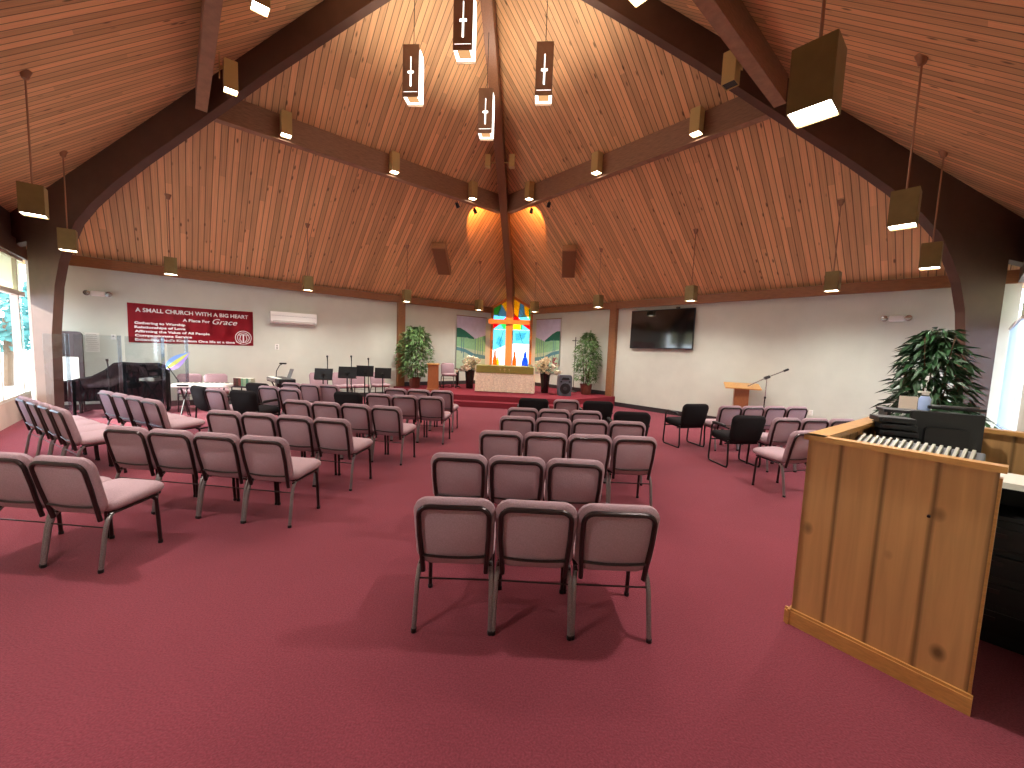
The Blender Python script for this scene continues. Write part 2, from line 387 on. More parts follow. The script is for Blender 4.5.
# laminated arches, columns included
def arch(i, ang):
    d = Vector((math.cos(ang), math.sin(ang), 0)); n = Vector((-d.y, d.x, 0)); T = 0.155
    low = [(0.0, 8.15), (1.97, 7.06), (3.5, 6.18), (4.83, 5.36), (5.9, 4.71), (6.5, 4.31), (6.95, 3.96), (7.25, 3.66), (7.45, 3.3), (7.62, 2.95), (7.74, 2.5), (7.86, 1.6), (7.90, 0)]
    far = ang == PI/2
    outer = [(8.42, 0), (8.5, 3.25), (9.9, 3.0), (9.9, ZA-SL*9.9-0.03)]
    if far: outer = [(8.3, 0), (8.3, roofz(8.3, 0)-0.05)]
    poly = low + outer + [(0.0, ZA-0.05)]
    bm = B(); TT = T if not far else 0.21
    # split so that the concave outline stays clean: quads along the roof line
    N = len(low)
    topz = lambda x: roofz(x, TT/2)+0.02
    def quad(p): prism(bm, p, TT, M4(-n*TT/2, d, n))
    for k in range(8):
        (x0, z0), (x1, z1) = low[k], low[k+1]
        quad([(x0, z0), (x1, z1), (x1, topz(x1)), (x0, topz(x0))])
    xo = 8.3 if far else 8.25
    quad(low[8:] + [(xo, 0), (xo, 3.3), (xo, topz(xo)), (low[8][0], topz(low[8][0]))])
    if not far: quad([(xo, 3.3), (9.75, 2.98), (9.75, topz(9.75)), (xo, topz(xo))])
    bmesh.ops.remove_doubles(bm, verts=bm.verts[:], dist=1e-4)
    struct('trim_%d' % i, bm, M['beam'] if not far else M['column'])
arch(11, 0); arch(12, PI/2); arch(13, PI); arch(14, -PI/2)
# purlin ring between the arches
PR = 4.75
for i, (sx, sy) in enumerate(((-1, 1), (1, 1), (-1, -1), (1, -1))):
    p = Vector((sx*(PR-0.09), sy*0.09, 0)); q = Vector((sx*0.09, sy*(PR-0.09), 0)); d = (q-p).normalized(); n = Vector((sx*S2, sy*S2, 0)); Ln = (q-p).length
    bm = B(); prism(bm, [(0, 5.52), (Ln, 5.52), (Ln, 5.98), (0, 5.98)], 0.13, M4(p, d, n))
    struct('trim_%d' % (15+i), bm, M['purlin'])
    bm = B(); prism(bm, [(0, 5.505), (Ln, 5.505), (Ln, 5.52), (0, 5.52)], 0.16, M4(p-n*0.02, d, n)); struct('trim_%d' % (19+i), bm, M['purlin'])

# ================= far chamfer: stained glass =================
bm = B()
prism(bm, [(-FX-.05, 0), (FX+.05, 0), (FX+.05, 0.85), (-FX-.05, 0.85)], 0.12, M4((0, FY, 0), (1, 0, 0), (0, 1, 0)))
struct('wall_far', bm, M['wall'])
wf = B(); yW = FY
zr = lambda x: roofz(x, yW)-0.10
for x0, x1 in ((-0.82, -0.72), (0.72, 0.82)): prism(wf, [(x0, 0.85), (x1, 0.85), (x1, zr(x1)+.06), (x0, zr(x0)+.06)], 0.1, M4((0, yW, 0), (1, 0, 0), (0, 1, 0)))
for s in (-1, 1): prism(wf, [(0, zr(0)), (s*0.82, zr(0.82)), (s*0.82, zr(0.82)+.12), (0, zr(0)+.12)], 0.1, M4((0, yW-.02, 0), (1, 0, 0), (0, 1, 0)))
for z0, z1 in ((0.85, 0.93), (2.66, 2.76)): prism(wf, [(-0.72, z0), (0.72, z0), (0.72, z1), (-0.72, z1)], 0.08, M4((0, yW+.005, 0), (1, 0, 0), (0, 1, 0)))
prism(wf, [(-0.04, 0.93), (0.04, 0.93), (0.04, zr(0)), (-0.04, zr(0))], 0.08, M4((0, yW+.01, 0), (1, 0, 0), (0, 1, 0)))
win = struct('window_3', wf, M['orangewood'])
GC = dict(cyan=(0.40, 0.80, 0.86, 1), white=(0.97, 1, 0.99, 1), yellow=(1, 0.78, 0.05, 1), green=(0.12, 0.55, 0.2, 1), blue=(0.10, 0.28, 0.85, 1), sky=(0.25, 0.55, 0.85, 1),
          red=(0.75, 0.02, 0.04, 1), orange=(1, 0.36, 0.02, 1), lead=(0.01, 0.01, 0.01, 1), pink=(0.9, 0.5, 0.55, 1), teal=(0.1, 0.5, 0.5, 1))
GM = {}
for k, v in GC.items():
    v = tuple(q*(0.62 if k == 'white' else 0.5 if k == 'cyan' else 0.8) for q in v[:3])+(1,)
    GM[k] = glassy('glass_'+k, v, 0.04, 0.1)
M['lead'] = mat('lead_came', srgb(30, 34, 34), 0.5)
def pane(name, polys, y=yW+.045, parent=win):
    names = list(dict.fromkeys(p[0] for p in polys)); bm = B()
    for j, (c, poly) in enumerate(polys):
        prism(bm, poly, 0.004, M4((0, y, 0), (1, 0, 0), (0, 1, 0)), names.index(c))
    return link(name, bm, [GM[n] for n in names], parent)
def cames(lines, y=yW+.035):
    bm = B()
    for ln in lines: tube(bm, [(x, y, z) for x, z in ln], 0.009, 6)
    return link('lead_came', bm, M['lead'], win)
T = zr
pane('glass_pane', [('sky', [(-.72, 2.76), (-.4, 2.76), (-.55, 3.0), (-.72, 3.02)]), ('green', [(-.72, 3.02), (-.55, 3.0), (-.42, T(.42)), (-.72, T(.72))]),
     ('yellow', [(-.42, T(.42)), (-.2, 3.05), (-.04, 3.1), (-.04, T(.04))]), ('sky', [(-.55, 3.0), (-.4, 2.76), (-.25, 2.9), (-.2, 3.05), (-.42, T(.42))]), ('red', [(-.25, 2.9), (-.4, 2.76), (-.04, 2.76), (-.04, 3.1), (-.2, 3.05)])])
pane('glass_pane', [('red', [(.04, 2.76), (.4, 2.76), (.25, 2.92), (.04, 3.1)]), ('cyan', [(.4, 2.76), (.72, 2.76), (.72, 2.85), (.5, 3.05), (.25, 2.92)]),
     ('yellow', [(.04, 3.1), (.25, 2.92), (.3, T(.3)), (.04, T(.04))]), ('sky', [(.25, 2.92), (.5, 3.05), (.45, T(.45)), (.3, T(.3))]), ('yellow', [(.5, 3.05), (.66, 2.92), (.66, T(.66)), (.45, T(.45))]), ('green', [(.66, 2.9), (.72, 2.85), (.72, T(.72)), (.66, T(.66))])])
pane('glass_pane', [('red', [(-.72, 2.66), (-.45, 2.66), (-.72, 2.45)]), ('cyan', [(-.72, 2.45), (-.45, 2.66), (-.3, 2.45)]), ('green', [(-.45, 2.66), (-.04, 2.66), (-.04, 2.45), (-.3, 2.45)])])
pane('glass_pane', [('yellow', [(.04, 2.66), (.34, 2.66), (.34, 2.45), (.04, 2.45)]), ('green', [(.34, 2.66), (.42, 2.66), (.42, 2.45), (.34, 2.45)]), ('cyan', [(.42, 2.45), (.42, 2.66), (.72, 2.45)]), ('red', [(.42, 2.66), (.72, 2.66), (.72, 2.45)])])
def robe(x, z, w, h): return [(x-w/2, z), (x+w/2, z), (x+w*.46, z+h*.45), (x+w*.22, z+h*.7), (x+w*.2, z+h*.9), (x, z+h), (x-w*.2, z+h*.88), (x-w*.25, z+h*.68), (x-w*.5, z+h*.4)]
pane('glass_pane', [('white', [(-.72, .93), (-.04, .93), (-.04, 1.9), (-.72, 1.6)]), ('cyan', [(-.72, 1.6), (-.04, 1.9), (-.04, 2.43), (-.72, 2.43)])])
pane('glass_pane', [('white', [(.04, .93), (.72, .93), (.72, 1.9), (.04, 1.9)]), ('cyan', [(.04, 1.9), (.72, 1.9), (.72, 2.43), (.04, 2.43)])])
def fig(name, c, poly, y=yW+.038):
    bm = B(); prism(bm, poly, 0.004, M4((0, y, 0), (1, 0, 0), (0, 1, 0))); return link(name, bm, GM[c], win)
fig('orange_glass', 'orange', robe(-.62, .93, .17, .72)); fig('yellow_glass', 'yellow', robe(-.5, .93, .12, .5)); fig('teal_glass', 'sky', robe(-.38, .93, .2, .14))
fig('orange_glass', 'orange', robe(.16, .93, .17, .7)); fig('blue_glass', 'blue', robe(.58, .93, .26, .68)); GM['patch'] = glassy('glass_patch', (0.62, 0.84, 0.90, 1), 0.04, 0.1)
fig('sky_glass', 'patch', [(-.6, 1.9), (-.4, 1.7), (-.3, 2.0), (-.5, 2.2)])
fig('sky_glass', 'patch', [(.2, 2.0), (.5, 2.1), (.6, 2.35), (.15, 2.3)])
cames([[(-.72, 2.44), (-.04, 2.44)], [(.04, 2.44), (.72, 2.44)], [(-.72, 1.3), (-.04, 1.3)], [(.04, 1.3), (.72, 1.3)], [(-.45, 2.66), (-.72, 2.45)], [(.42, 2.66), (.72, 2.45)],
       [(-.55, 3.0), (-.42, T(.42))], [(-.4, 2.76), (-.55, 3.0)], [(.5, 3.05), (.45, T(.45))], [(.25, 2.92), (.3, T(.3))], [(-.3, 2.43), (-.45, 1.9), (-.25, 1.5)], [(.3, 2.43), (.45, 1.95), (.7, 1.8)]])

# wooden cross: bar fixed on the far column
cr = thing('wooden_cross', 'tall wooden cross in front of the stained glass behind the altar', 'cross', (0, 7.66, 0))
bm = B(); box(bm, (0, 0.045, 1.95), (0.24, 0.09, 3.3), 0.01); link('upright', bm, M['crosswood'], cr)
bm = B(); box(bm, (0, 0.0, 2.66), (1.52, 0.13, 0.17), 0.01); link('crossbar', bm, M['crosswood'], cr)

# ================= stage platform =================
st = thing('stage_platform', 'low carpeted stage of two steps under the altar', 'stage', (0, 0, 0))
def plat(name, fy, side, z0, z1, m):
    # front edge at y=fy, splayed ends running back to the far walls
    P = [(-side, fy), (side, fy+0.0), (side+1.75, fy+1.45)]
    P = [(-side, fy), (side, fy), (3.62, RR-3.62-0.02), (FX, FY-0.015), (-FX, FY-0.015), (-3.62, RR-3.62-0.02)]
    bm = B(); a = [bm.verts.new((x, y, z0)) for x, y in P]; b = [bm.verts.new((x, y, z1)) for x, y in P]
    bm.faces.new(a[::-1]); bm.faces.new(b)
    for i in range(len(P)): bm.faces.new((a[i], a[(i+1) % len(P)], b[(i+1) % len(P)], b[i]))
    return link(name, bm, m, st)
plat('lower_step', 4.10, 2.35, 0.0, 0.15, M['stepcarpet'])
plat('upper_step', 4.42, 2.1, 0.15, 0.30, M['stepcarpet'])

# ================= outside =================
bm = B(); box(bm, (0, 0, -0.35), (90, 90, 0.1)); g = struct('floor_outside', bm, M['concrete'])
def treeball(loc, r, label, n=900):
    t = thing('garden_tree', label, 'tree', (loc[0], loc[1], -0.3)); bm = B(); tube(bm, [(0, 0, 0), (0.1, 0, 1.4), (0, 0.1, 2.4)], 0.12, 8); link('tree_trunk', bm, M['bark'], t)
    bm = B()
    for k in range(n):
        v = Vector((random.gauss(0, 1), random.gauss(0, 1), random.gauss(0, 1))).normalized()*r*random.uniform(0.5, 1); v.z = v.z*0.9+2.5
        s = 0.16; u = Vector((random.gauss(0, 1), random.gauss(0, 1), random.gauss(0, 1))).normalized(); w_ = u.orthogonal().normalized()
        bm.faces.new([bm.verts.new(v+u*s), bm.verts.new(v+w_*s*.5), bm.verts.new(v-u*s), bm.verts.new(v-w_*s*.5)])
    link('tree_crown', bm, M['bluetree'], t)
treeball((-17.6, 5.7), 1.5, 'blue green garden tree outside the glazing beyond the wooden column')
bm = B(); box(bm, (-12.4, 2.0, 0.85), (0.12, 0.12, 2.4)); box(bm, (-12.4, 2.0, 2.1), (0.5, 0.16, 0.1)); tag(link('garden_post', bm, M['whitepaint']), 'slim white post outside the glazing beside the garden tree', 'post')

# ================= CHAIRS =================
CW = 0.460
def make_chair(label):
    t = thing('stacking_chair', label, 'chair')
    # backrest leans: bottom at y=.085 z=.40, top at y=-.02 z=.825
    lean = Vector((0, -0.10, 0.43)).normalized(); ez = lean; ey = Vector((0, ez.z, -ez.y)).normalized()
    mtx = M4((0, 0.075, 0.383), (1, 0, 0), ey, ez)
    H_ = 0.438
    out = []
    for x, z in rrect(CW, H_, 0.085, 6, 0, H_/2+0.005):
        if z < H_*0.5: x *= 0.945 + 0.055*(z/(H_*0.5))     # narrower towards the seat
        if z < 0.06: z -= 0.012*(1-abs(x)/0.2)
        out.append((x, z))
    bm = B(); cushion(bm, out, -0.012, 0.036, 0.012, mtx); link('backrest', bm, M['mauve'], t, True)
    # black tube hoop sunk in the rear of the cushion
    bm = B(); hp = []
    w2 = CW/2-0.034; top = H_-0.030
    hp = [(-w2*.93, -0.03), (-w2*.95, 0.06), (-w2, 0.22)]
    for k in range(6): a = PI - PI/2*k/5; hp.append((-w2+0.06+0.06*math.cos(a), top-0.06+0.06*math.sin(a)))
    for k in range(6): a = PI/2 - PI/2*k/5; hp.append((w2-0.06+0.06*math.cos(a), top-0.06+0.06*math.sin(a)))
    hp += [(w2, 0.22), (w2*.95, 0.06), (w2*.93, -0.03)]
    tube(bm, [mtx @ Vector((x, -0.026, z)) for x, z in hp], 0.0148, 8)
    tube(bm, [mtx @ Vector((x, -0.030-0.006*(1-(x/w2)**2), 0.088-0.010*(1-(x/w2)**2))) for x in [w2*.93*(k/4-1) for k in range(9)]], 0.0075, 6)
    link('back_frame', bm, M['frame'], t, True)
    # seat
    so_ = [(x, y) for x, y in rrect(CW-0.004, 0.43, 0.07, 5, 0, 0.305)]
    mt = M4((0, 0, 0.40), (1, 0, 0), (0, 0.035, 1), (0, 1, -0.0))
    mt = Matrix(((1, 0, 0, 0), (0, 0, 1, 0), (0, 1, 0.05, 0.395), (0, 0, 0, 1)))
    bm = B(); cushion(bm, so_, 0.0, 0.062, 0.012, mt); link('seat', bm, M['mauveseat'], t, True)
    # seat frame
    bm = B()
    for s in (-1, 1):
        tube(bm, [(s*0.205, 0.085, 0.375), (s*0.207, 0.13, 0.385), (s*0.207, 0.30, 0.393), (s*0.207, 0.43, 0.400)], 0.011, 8)
    tube(bm, [(-0.205, 0.44, 0.398), (0.205, 0.44, 0.398)], 0.010, 8); tube(bm, [(-0.205, 0.14, 0.385), (0.205, 0.14, 0.385)], 0.010, 8)
    link('seat_frame', bm, M['frame'], t, True)
    for s in (-1, 1):
        bm = B(); tube(bm, [(s*0.206, 0.115, 0.385), (s*0.212, 0.078, 0.345), (s*0.217, 0.055, 0.27), (s*0.222, 0.012, 0.012)], 0.0145, 8)
        lg = link('leg', bm, M['leg'], t, True)
        bm = B(); lathe(bm, [(0.016, 0), (0.017, 0.02), (0.012, 0.024)], (s*0.222, 0.012, 0)); link('foot_cap', bm, M['black'], lg)
        bm = B(); tube(bm, [(s*0.206, 0.40, 0.395), (s*0.208, 0.428, 0.365), (s*0.212, 0.43, 0.30), (s*0.214, 0.445, 0.012)], 0.0135, 8)
        lg = link('leg', bm, M['frame'], t, True)
        bm = B(); lathe(bm, [(0.016, 0), (0.017, 0.02), (0.012, 0.024)], (s*0.214, 0.445, 0)); link('foot_cap', bm, M['black'], lg)
    bm = B(); tube(bm, [(-0.217, 0.06, 0.30), (0.217, 0.06, 0.30)], 0.005, 6); link('stretcher', bm, M['frame'], t)
    return t

def make_armchair(label):
    t = thing('black_armchair', label, 'armchair')
    ez = Vector((0, -0.08, 0.40)).normalized(); ey = Vector((0, ez.z, -ez.y)).normalized(); mtx = M4((0, 0.06, 0.40), (1, 0, 0), ey, ez)
    out = [(x*(0.90+0.10*min(1, z/0.25)), z) for x, z in rrect(0.53, 0.42, 0.08, 6, 0, 0.21)]
    bm = B(); cushion(bm, out, -0.03, 0.045, 0.015, mtx); link('backrest', bm, M['blackfab'], t, True)
    mt = Matrix(((1, 0, 0, 0), (0, 0, 1, 0), (0, 1, 0.06, 0.365), (0, 0, 0, 1)))
    bm = B(); cushion(bm, rrect(0.50, 0.50, 0.07, 5, 0, 0.30), 0, 0.085, 0.012, mt); link('seat', bm, M['blackfab'], t, True)
    for s in (-1, 1):
        x = s*0.268
        bm = B(); tube(bm, [(x, 0.05, 0.42), (x, 0.045, 0.30), (x, 0.03, 0.06), (x, 0.045, 0.018), (x, 0.09, 0.013), (x, 0.42, 0.013), (x, 0.47, 0.02), (x, 0.485, 0.06), (x, 0.47, 0.30), (x, 0.46, 0.50), (x, 0.455, 0.585), (x, 0.42, 0.615), (x, 0.30, 0.62), (x, 0.06, 0.60)], 0.0135, 8)
        link('leg', bm, M['black'], t, True)
        bm = B(); cushion(bm, rrect(0.05, 0.30, 0.02, 4, x, 0.29), 0, 0.03, 0.003, Matrix(((1, 0, 0, 0), (0, 0, 1, 0), (0, 1, 0.03, 0.605), (0, 0, 0, 1)))); link('armrest', bm, M['blackplastic'], t, True)
    bm = B(); tube(bm, [(-0.268, 0.12, 0.36), (0.268, 0.12, 0.36)], 0.012, 8); tube(bm, [(-0.268, 0.44, 0.36), (0.268, 0.44, 0.36)], 0.012, 8); link('seat_frame', bm, M['black'], t, True)
    return t

ORD = ['first', 'second', 'third', 'fourth', 'fifth']
proto = [None]; aproto = [None]
def chair(x, y, deg, label, group, z=0):
    """x,y = centre between the rear feet; deg = turn of the row"""
    if proto[0] is None:
        t = proto[0] = make_chair(label); t.location = (x, y, z); t.rotation_euler = (0, 0, math.radians(deg)); t['group'] = group; return t
    return dup(proto[0], (x, y, z), math.radians(deg), label, group)
def armchair(x, y, deg, label, group='black armchairs among the rows'):
    if aproto[0] is None:
        t = aproto[0] = make_armchair(label); t.location = (x, y, 0); t.rotation_euler = (0, 0, math.radians(deg)); t['group'] = group; return t
    return dup(aproto[0], (x, y, 0), math.radians(deg), label, group)
def row(cx, cy, deg, n, words, group, sp=0.459, k0=0):
    """cx,cy = centre of the row"""
    a = math.radians(deg)
    for k in range(n):
        o = (k-(n-1)/2)*sp
        chair(cx+o*math.cos(a), cy+o*math.sin(a), deg+random.uniform(-1.5, 1.5), words[k], group)

MG = 'mauve stacking chairs in the middle block'
row(1.28, -4.60, 3.6, 3, ['mauve stacking chair in the lone front three, end beside the open aisle', 'mauve stacking chair in the middle of the lone front three', 'mauve stacking chair in the lone front three, end facing the wooden booth'], MG)
row(1.11, -3.70, 2.0, 3, ['mauve stacking chair in the second short row of three, open aisle end', 'mauve stacking chair in the middle of the second short row of three', 'mauve stacking chair in the second short row of three, booth end'], MG)
row(1.57, -2.72, 3.5, 4, ['mauve stacking chair, third row of the middle block, %s' % s for s in ('aisle end', 'second from the aisle', 'third from the aisle', 'end beyond the shorter rows of three')], MG)
row(1.68, -1.80, 1.5, 4, ['mauve stacking chair, fourth row of the middle block, %s' % s for s in ('aisle end', 'second from the aisle', 'third from the aisle', 'end towards the television wall')], MG)
row(1.48, -1.05, 1.5, 3, ['mauve stacking chair, fifth row of the middle block, %s' % s for s in ('aisle end', 'middle', 'beside the black armchair')], MG)
armchair(2.62, -0.92, 0, 'black armchair closing the fifth row of the middle block')
armchair(1.15, 0.15, 2, 'black armchair with its back to the rows, aisle side before the stage')
p = at(567, 400, .82); chair(p.x, 0.18, 3, 'single mauve stacking chair between two black armchairs before the stage', MG)
armchair(2.28, 0.18, 4, 'black armchair before the stage, on the television side of a mauve chair')

BG = 'mauve stacking chairs in the long side block'
def endrow(x, y, deg, n, words, sp=0.462):
    a = math.radians(deg)
    for k in range(n):
        o = -k*sp
        chair(x+o*math.cos(a), y+o*math.sin(a), deg+random.uniform(-2, 2), words[k], BG)
endrow(-1.94, -4.37, -1, 2, ['mauve stacking chair standing lowest by the picture edge, its pale seat in full view', 'mauve stacking chair cut by the picture edge, lowest in the side block'])
fr = ['aisle end', 'second from the aisle', 'third from the aisle', 'fourth from the aisle']
endrow(-1.125, -3.53, -3, 4, ['mauve stacking chair, large row of four in the side block, %s' % s for s in fr])
endrow(-1.04, -2.57, -5, 4, ['mauve stacking chair, second row of four in the side block, %s' % s for s in fr])
endrow(-0.84, -1.53, -6, 4, ['mauve stacking chair, third row of four in the side block, %s' % s for s in fr])
endrow(-0.58, -0.27, -2, 3, ['mauve stacking chair, row of three beside a black armchair, %s' % s for s in ('aisle end', 'middle', 'touching the armchair')])
armchair(-2.07, -0.20, -5, 'low black armchair behind the third row of four, before the music stands')
endrow(-0.65, 0.72, 0, 3, ['mauve stacking chair, small row nearest the stage steps, %s' % s for s in ('aisle end', 'middle', 'end towards the music stands')])
for px, py, dg, lb in ((329, 384.5, -6, 'mauve stacking chair below the tallest music stand, aisle end of three'), (310, 383.7, -6, 'mauve stacking chair below the music stands, middle of three'), (291.5, 382.5, -8, 'mauve stacking chair below the music stands, end touching the stage keyboard'),
                       (290, 387.8, -8, 'mauve stacking chair in front of the stage keyboard, aisle side'), (269, 385.8, -8, 'mauve stacking chair in front of the stage keyboard, behind the armchair with curved arm')):
    p = at(px, py, .82); chair(p.x, p.y, dg, lb, BG)
SG = 'mauve stacking chairs in the window side block'
def midrow(px0, py0, px1, py1, deg, n, words, group, sp=0.459, sh=(0, 0)):
    a, b = at(px0, py0, .825), at(px1, py1, .825); m_ = (a+b)/2; row(m_.x+sh[0], m_.y+sh[1], deg, n, words, group, sp)
ws = ['end towards the glazing', 'second from the glazing', 'third from the glazing', 'end with its seat in full view']
midrow(15, 396, 72, 407, -24, 4, ['mauve stacking chair, lower angled row beside the glazing, %s' % s for s in ws], SG)
midrow(98, 390, 163, 399, -22, 4, ['mauve stacking chair, angled row before the draped piano, %s' % s for s in ('end towards the glazing', 'second from the glazing', 'third from the glazing', 'end with seat in view')], SG)
chair(-4.17, -0.60, -14, 'single mauve stacking chair squeezed between two black chairs near the keyboard', SG)
armchair(-4.68, -0.36, -25, 'black armchair before the white keyboard, beside the draped piano')
armchair(-3.65, -0.64, -10, 'black armchair with one curved arm in view, behind the large row of four')
armchair(-4.28, 0.52, -8, 'black armchair standing behind the one with the curved arm')
# facing the room
wl = lambda s, off: Vector((-FX - s*S2 + off*S2, FY - s*S2 - off*S2, 0))
KG = 'mauve stacking chairs along the banner wall'
for px, lb in ((190, 'mauve stacking chair facing the room behind the white keyboard, under the banner emblem side'), (217, 'mauve stacking chair facing the room behind the white keyboard, nearer the books')):
    p = at(px, 374, .84); chair(p.x-0.30, p.y+0.30, 225, lb, KG)
for k, (px, py) in enumerate(((318, 373.5), (340, 374), (357, 374.5), (377, 375.5))):
    # stand 0.55 m off the banner wall on this sight line
    d = FW + (px-512)/FPX*RT - (py-384)/FPX*UP
    tt = (RR-0.80-(-CAM.x+CAM.y))/(-d.x+d.y); q = CAM+d*tt
    chair(q.x, q.y, 225, 'mauve stacking chair against the wall behind the music stands, %s from the oak post' % ['fourth', 'third', 'second', 'first'][k], KG)

RG = 'mauve stacking chairs in the television side block'
def rowfrom(x, y, deg, n, words, sp=0.459):
    a = math.radians(deg)
    for k in range(n): chair(x+k*sp*math.cos(a), y+k*sp*math.sin(a), deg+random.uniform(-1, 1), words[k], RG)
rowfrom(4.62, 0.42, 15, 4, ['mauve stacking chair, back row below the music lectern, %s' % s for s in ('touching a black armchair', 'second from the armchair', 'third from the armchair', 'end by the pale wall')])
rowfrom(4.86, -0.78, 12, 3, ['mauve stacking chair, row behind the booth, %s' % s for s in ('touching a black armchair', 'middle', 'end half hidden by the booth')])
chair(4.47, -1.80, 22, 'mauve stacking chair half hidden by the booth corner, pink seat pointing to the aisle', RG)
a_ = math.radians(19.7); armchair(3.79+.27*math.cos(a_), .37+.27*math.sin(a_), 19.7, 'black armchair at the aisle end of the back row below the television wall')
a_ = math.radians(11.8); armchair(4.11+.27*math.cos(a_), -.76+.27*math.sin(a_), 11.8, 'black armchair standing forward of the back row, nearer the booth')

# ================= HANGING LIGHTS =================
def can_mesh(w_, h, t, open_top=False):
    bm = B(); th = 0.006
    for sx, sy, sz in ((w_, th, 0), (-w_, th, 0)):
        pass
    for s in (-1, 1):
        box(bm, (s*(w_/2), 0, h/2), (th, w_, h)); box(bm, (0, s*(w_/2), h/2), (w_, th, h))
    if not open_top: box(bm, (0, 0, h-th/2), (w_, w_, th))
    return bm
def pendant(x, y, lb, group='square bronze pendant lamps', zb=2.95):
    zt = zb+0.34; top = roofz(x, y)
    t = thing('pendant_lamp', lb, 'pendant lamp', (x, y, zb), PI/4, group)
    link('lamp_shade', can_mesh(0.20, zt-zb, t), M['can'], t)
    bm = B(); box(bm, (0, 0, 0.02), (0.19, 0.19, 0.012)); link('diffuser', bm, M['lampglow'], t)
    bm = B(); tube(bm, [(0, 0, zt-zb), (0, 0, top-zb-0.02)], 0.009, 8); link('rod', bm, M['rod'], t, True)
    bm = B(); lathe(bm, [(0.014, -0.08), (0.03, -0.07), (0.04, -0.03), (0.06, 0.02)], (0, 0, top-zb)); link('ceiling_canopy', bm, M['rod'], t, True)
    lamp('SPOT', (0, 0, 0.0), LP, (1, 0.95, 0.88), 0.04, parent=t, angle=math.radians(150), blend=0.8)
    return t
LP = 105
SPQ = ((0.93, 6.44), (2.76, 4.60), (4.62, 2.75), (6.45, 0.94))
ww = [('next to the stained glass', 'over the wooden pulpit', 'over the mini split', 'over the red banner'), ('next to the stained glass', 'beside the television', 'over the lectern stand', 'over the bare cream wall')]
wx = {(-1, 1): ['bronze pendant lamp hanging beside the stained glass, banner wall side', 'bronze pendant lamp hanging in front of the banner wall oak post', 'bronze pendant lamp hanging above the white air conditioner', 'bronze pendant lamp hanging above the red banner'],
      (1, 1): ['bronze pendant lamp hanging beside the stained glass, television side', 'bronze pendant lamp hanging between stained glass and television wall post', 'bronze pendant lamp hanging above the black television', 'bronze pendant lamp hanging over the bare wall past the television'],
      (-1, -1): [None, None, 'large bronze pendant lamp highest over the angled window side chairs', 'small bronze pendant lamp in front of the wooden column by the piano'],
      (1, -1): [None, 'biggest bronze pendant lamp with a dazzling square underside over the booth', 'bronze pendant lamp on a long rod over the booth, before the dark arch', 'bronze pendant lamp just above the potted tree, before the dark arch']}
LP = 105
for (sx, sy), lbs in wx.items():
    for (x, y), lb in zip(SPQ, lbs):
        if lb is None:
            lb = 'bronze pendant lamp outside the picture above the lowest side block chairs' if x > 1 else 'bronze pendant lamp outside the picture beside the viewer'
        if (sx, sy, x) in ((-1, -1, 0.93), (1, -1, 0.93), (-1, -1, 2.76)): 
            if x == 0.93 and sx == 1: continue
        if sy < 0: x, y, zb = {2.76: (2.72, 4.30, 3.02), 4.62: (4.80, 2.40, 3.02), 6.45: (6.60, 0.70, 3.0), 0.93: (0.93, 6.3, 3.0)}[x]
        else: zb = 2.93
        pendant(sx*x, sy*y, lb, zb=zb)

def beamcan(x, y, z0, toward, lb, lit=True):
    rz = math.atan2(toward[1], toward[0])
    t = thing('beam_spotlight', lb, 'spotlight', (x, y, z0), rz, 'box spotlights on the roof beams')
    link('lamp_shade', can_mesh(0.17, 0.42, t), M['gold'], t)
    bm = B(); box(bm, (0, 0, 0.02), (0.158, 0.158, 0.012)); link('diffuser', bm, M['lampglow'] if lit else M['blackplastic'], t)
    bm = B(); box(bm, (0.11, 0, 0.30), (0.06, 0.03, 0.03)); box(bm, (0.135, 0, 0.32), (0.012, 0.05, 0.36)); link('bracket', bm, M['gold'], t)
    if lit: lamp('SPOT', (0, 0, -0.0), 90, (1, 0.95, 0.87), 0.07, parent=t, angle=math.radians(140), blend=0.8)
BC = ((0.77, 3.83), (2.29, 2.31), (3.82, 0.78))
nm = {(-1, 1): ['closest to the ridge arch', 'in the middle of the banner side cross beam', 'at the arch end of the banner side cross beam'], (1, 1): ['closest to the ridge arch', 'in the middle of the television side cross beam', 'at the arch end of the television side cross beam']}
for (sx, sy), ls in nm.items():
    for (x, y), l_ in zip(BC, ls):
        side = 'banner side' if sx < 0 else 'television side'
        beamcan(sx*(x-0.03), sy*(y-0.03), 5.55, (sx, sy), 'glowing box spotlight on the %s beam, %s' % (side, l_.split(' of the')[0]))
beamcan(-3.66, -0.74, 5.42, (-1, -1), 'glowing box spotlight against the dark arch above the window side')
beamcan(3.70, -0.74, 5.42, (1, -1), 'unlit box spotlight against the dark arch near the biggest pendant', lit=False)
beamcan(-2.12, -2.15, 5.42, (-1, -1), 'glowing box spotlight cut off by the top picture edge, window side')
beamcan(2.12, -2.15, 5.42, (1, -1), 'glowing box spotlight cut off by the top picture edge, booth side')
# two boxes on arms either side of the far arch
for s, wd in ((-1, 'banner'), (1, 'television')):
    t = thing('arch_box_light', 'unlit tan box on a short arm on the ridge arch, %s side' % wd, 'light', (s*0.30, 3.4, 6.16), 0, 'tan boxes on the ridge arch')
    bm = B(); box(bm, (0, 0, 0.15), (0.14, 0.14, 0.30), 0.004); link('lamp_body', bm, M['gold'], t)
    bm = B(); tube(bm, [(-s*0.07, 0, 0.12), (-s*0.20, 0, 0.12)], 0.014, 8); tube(bm, [(-s*0.12, 0, 0.12), (-s*0.14, 0, 0.12)], 0.03, 10); link('arm', bm, M['gold'], t)
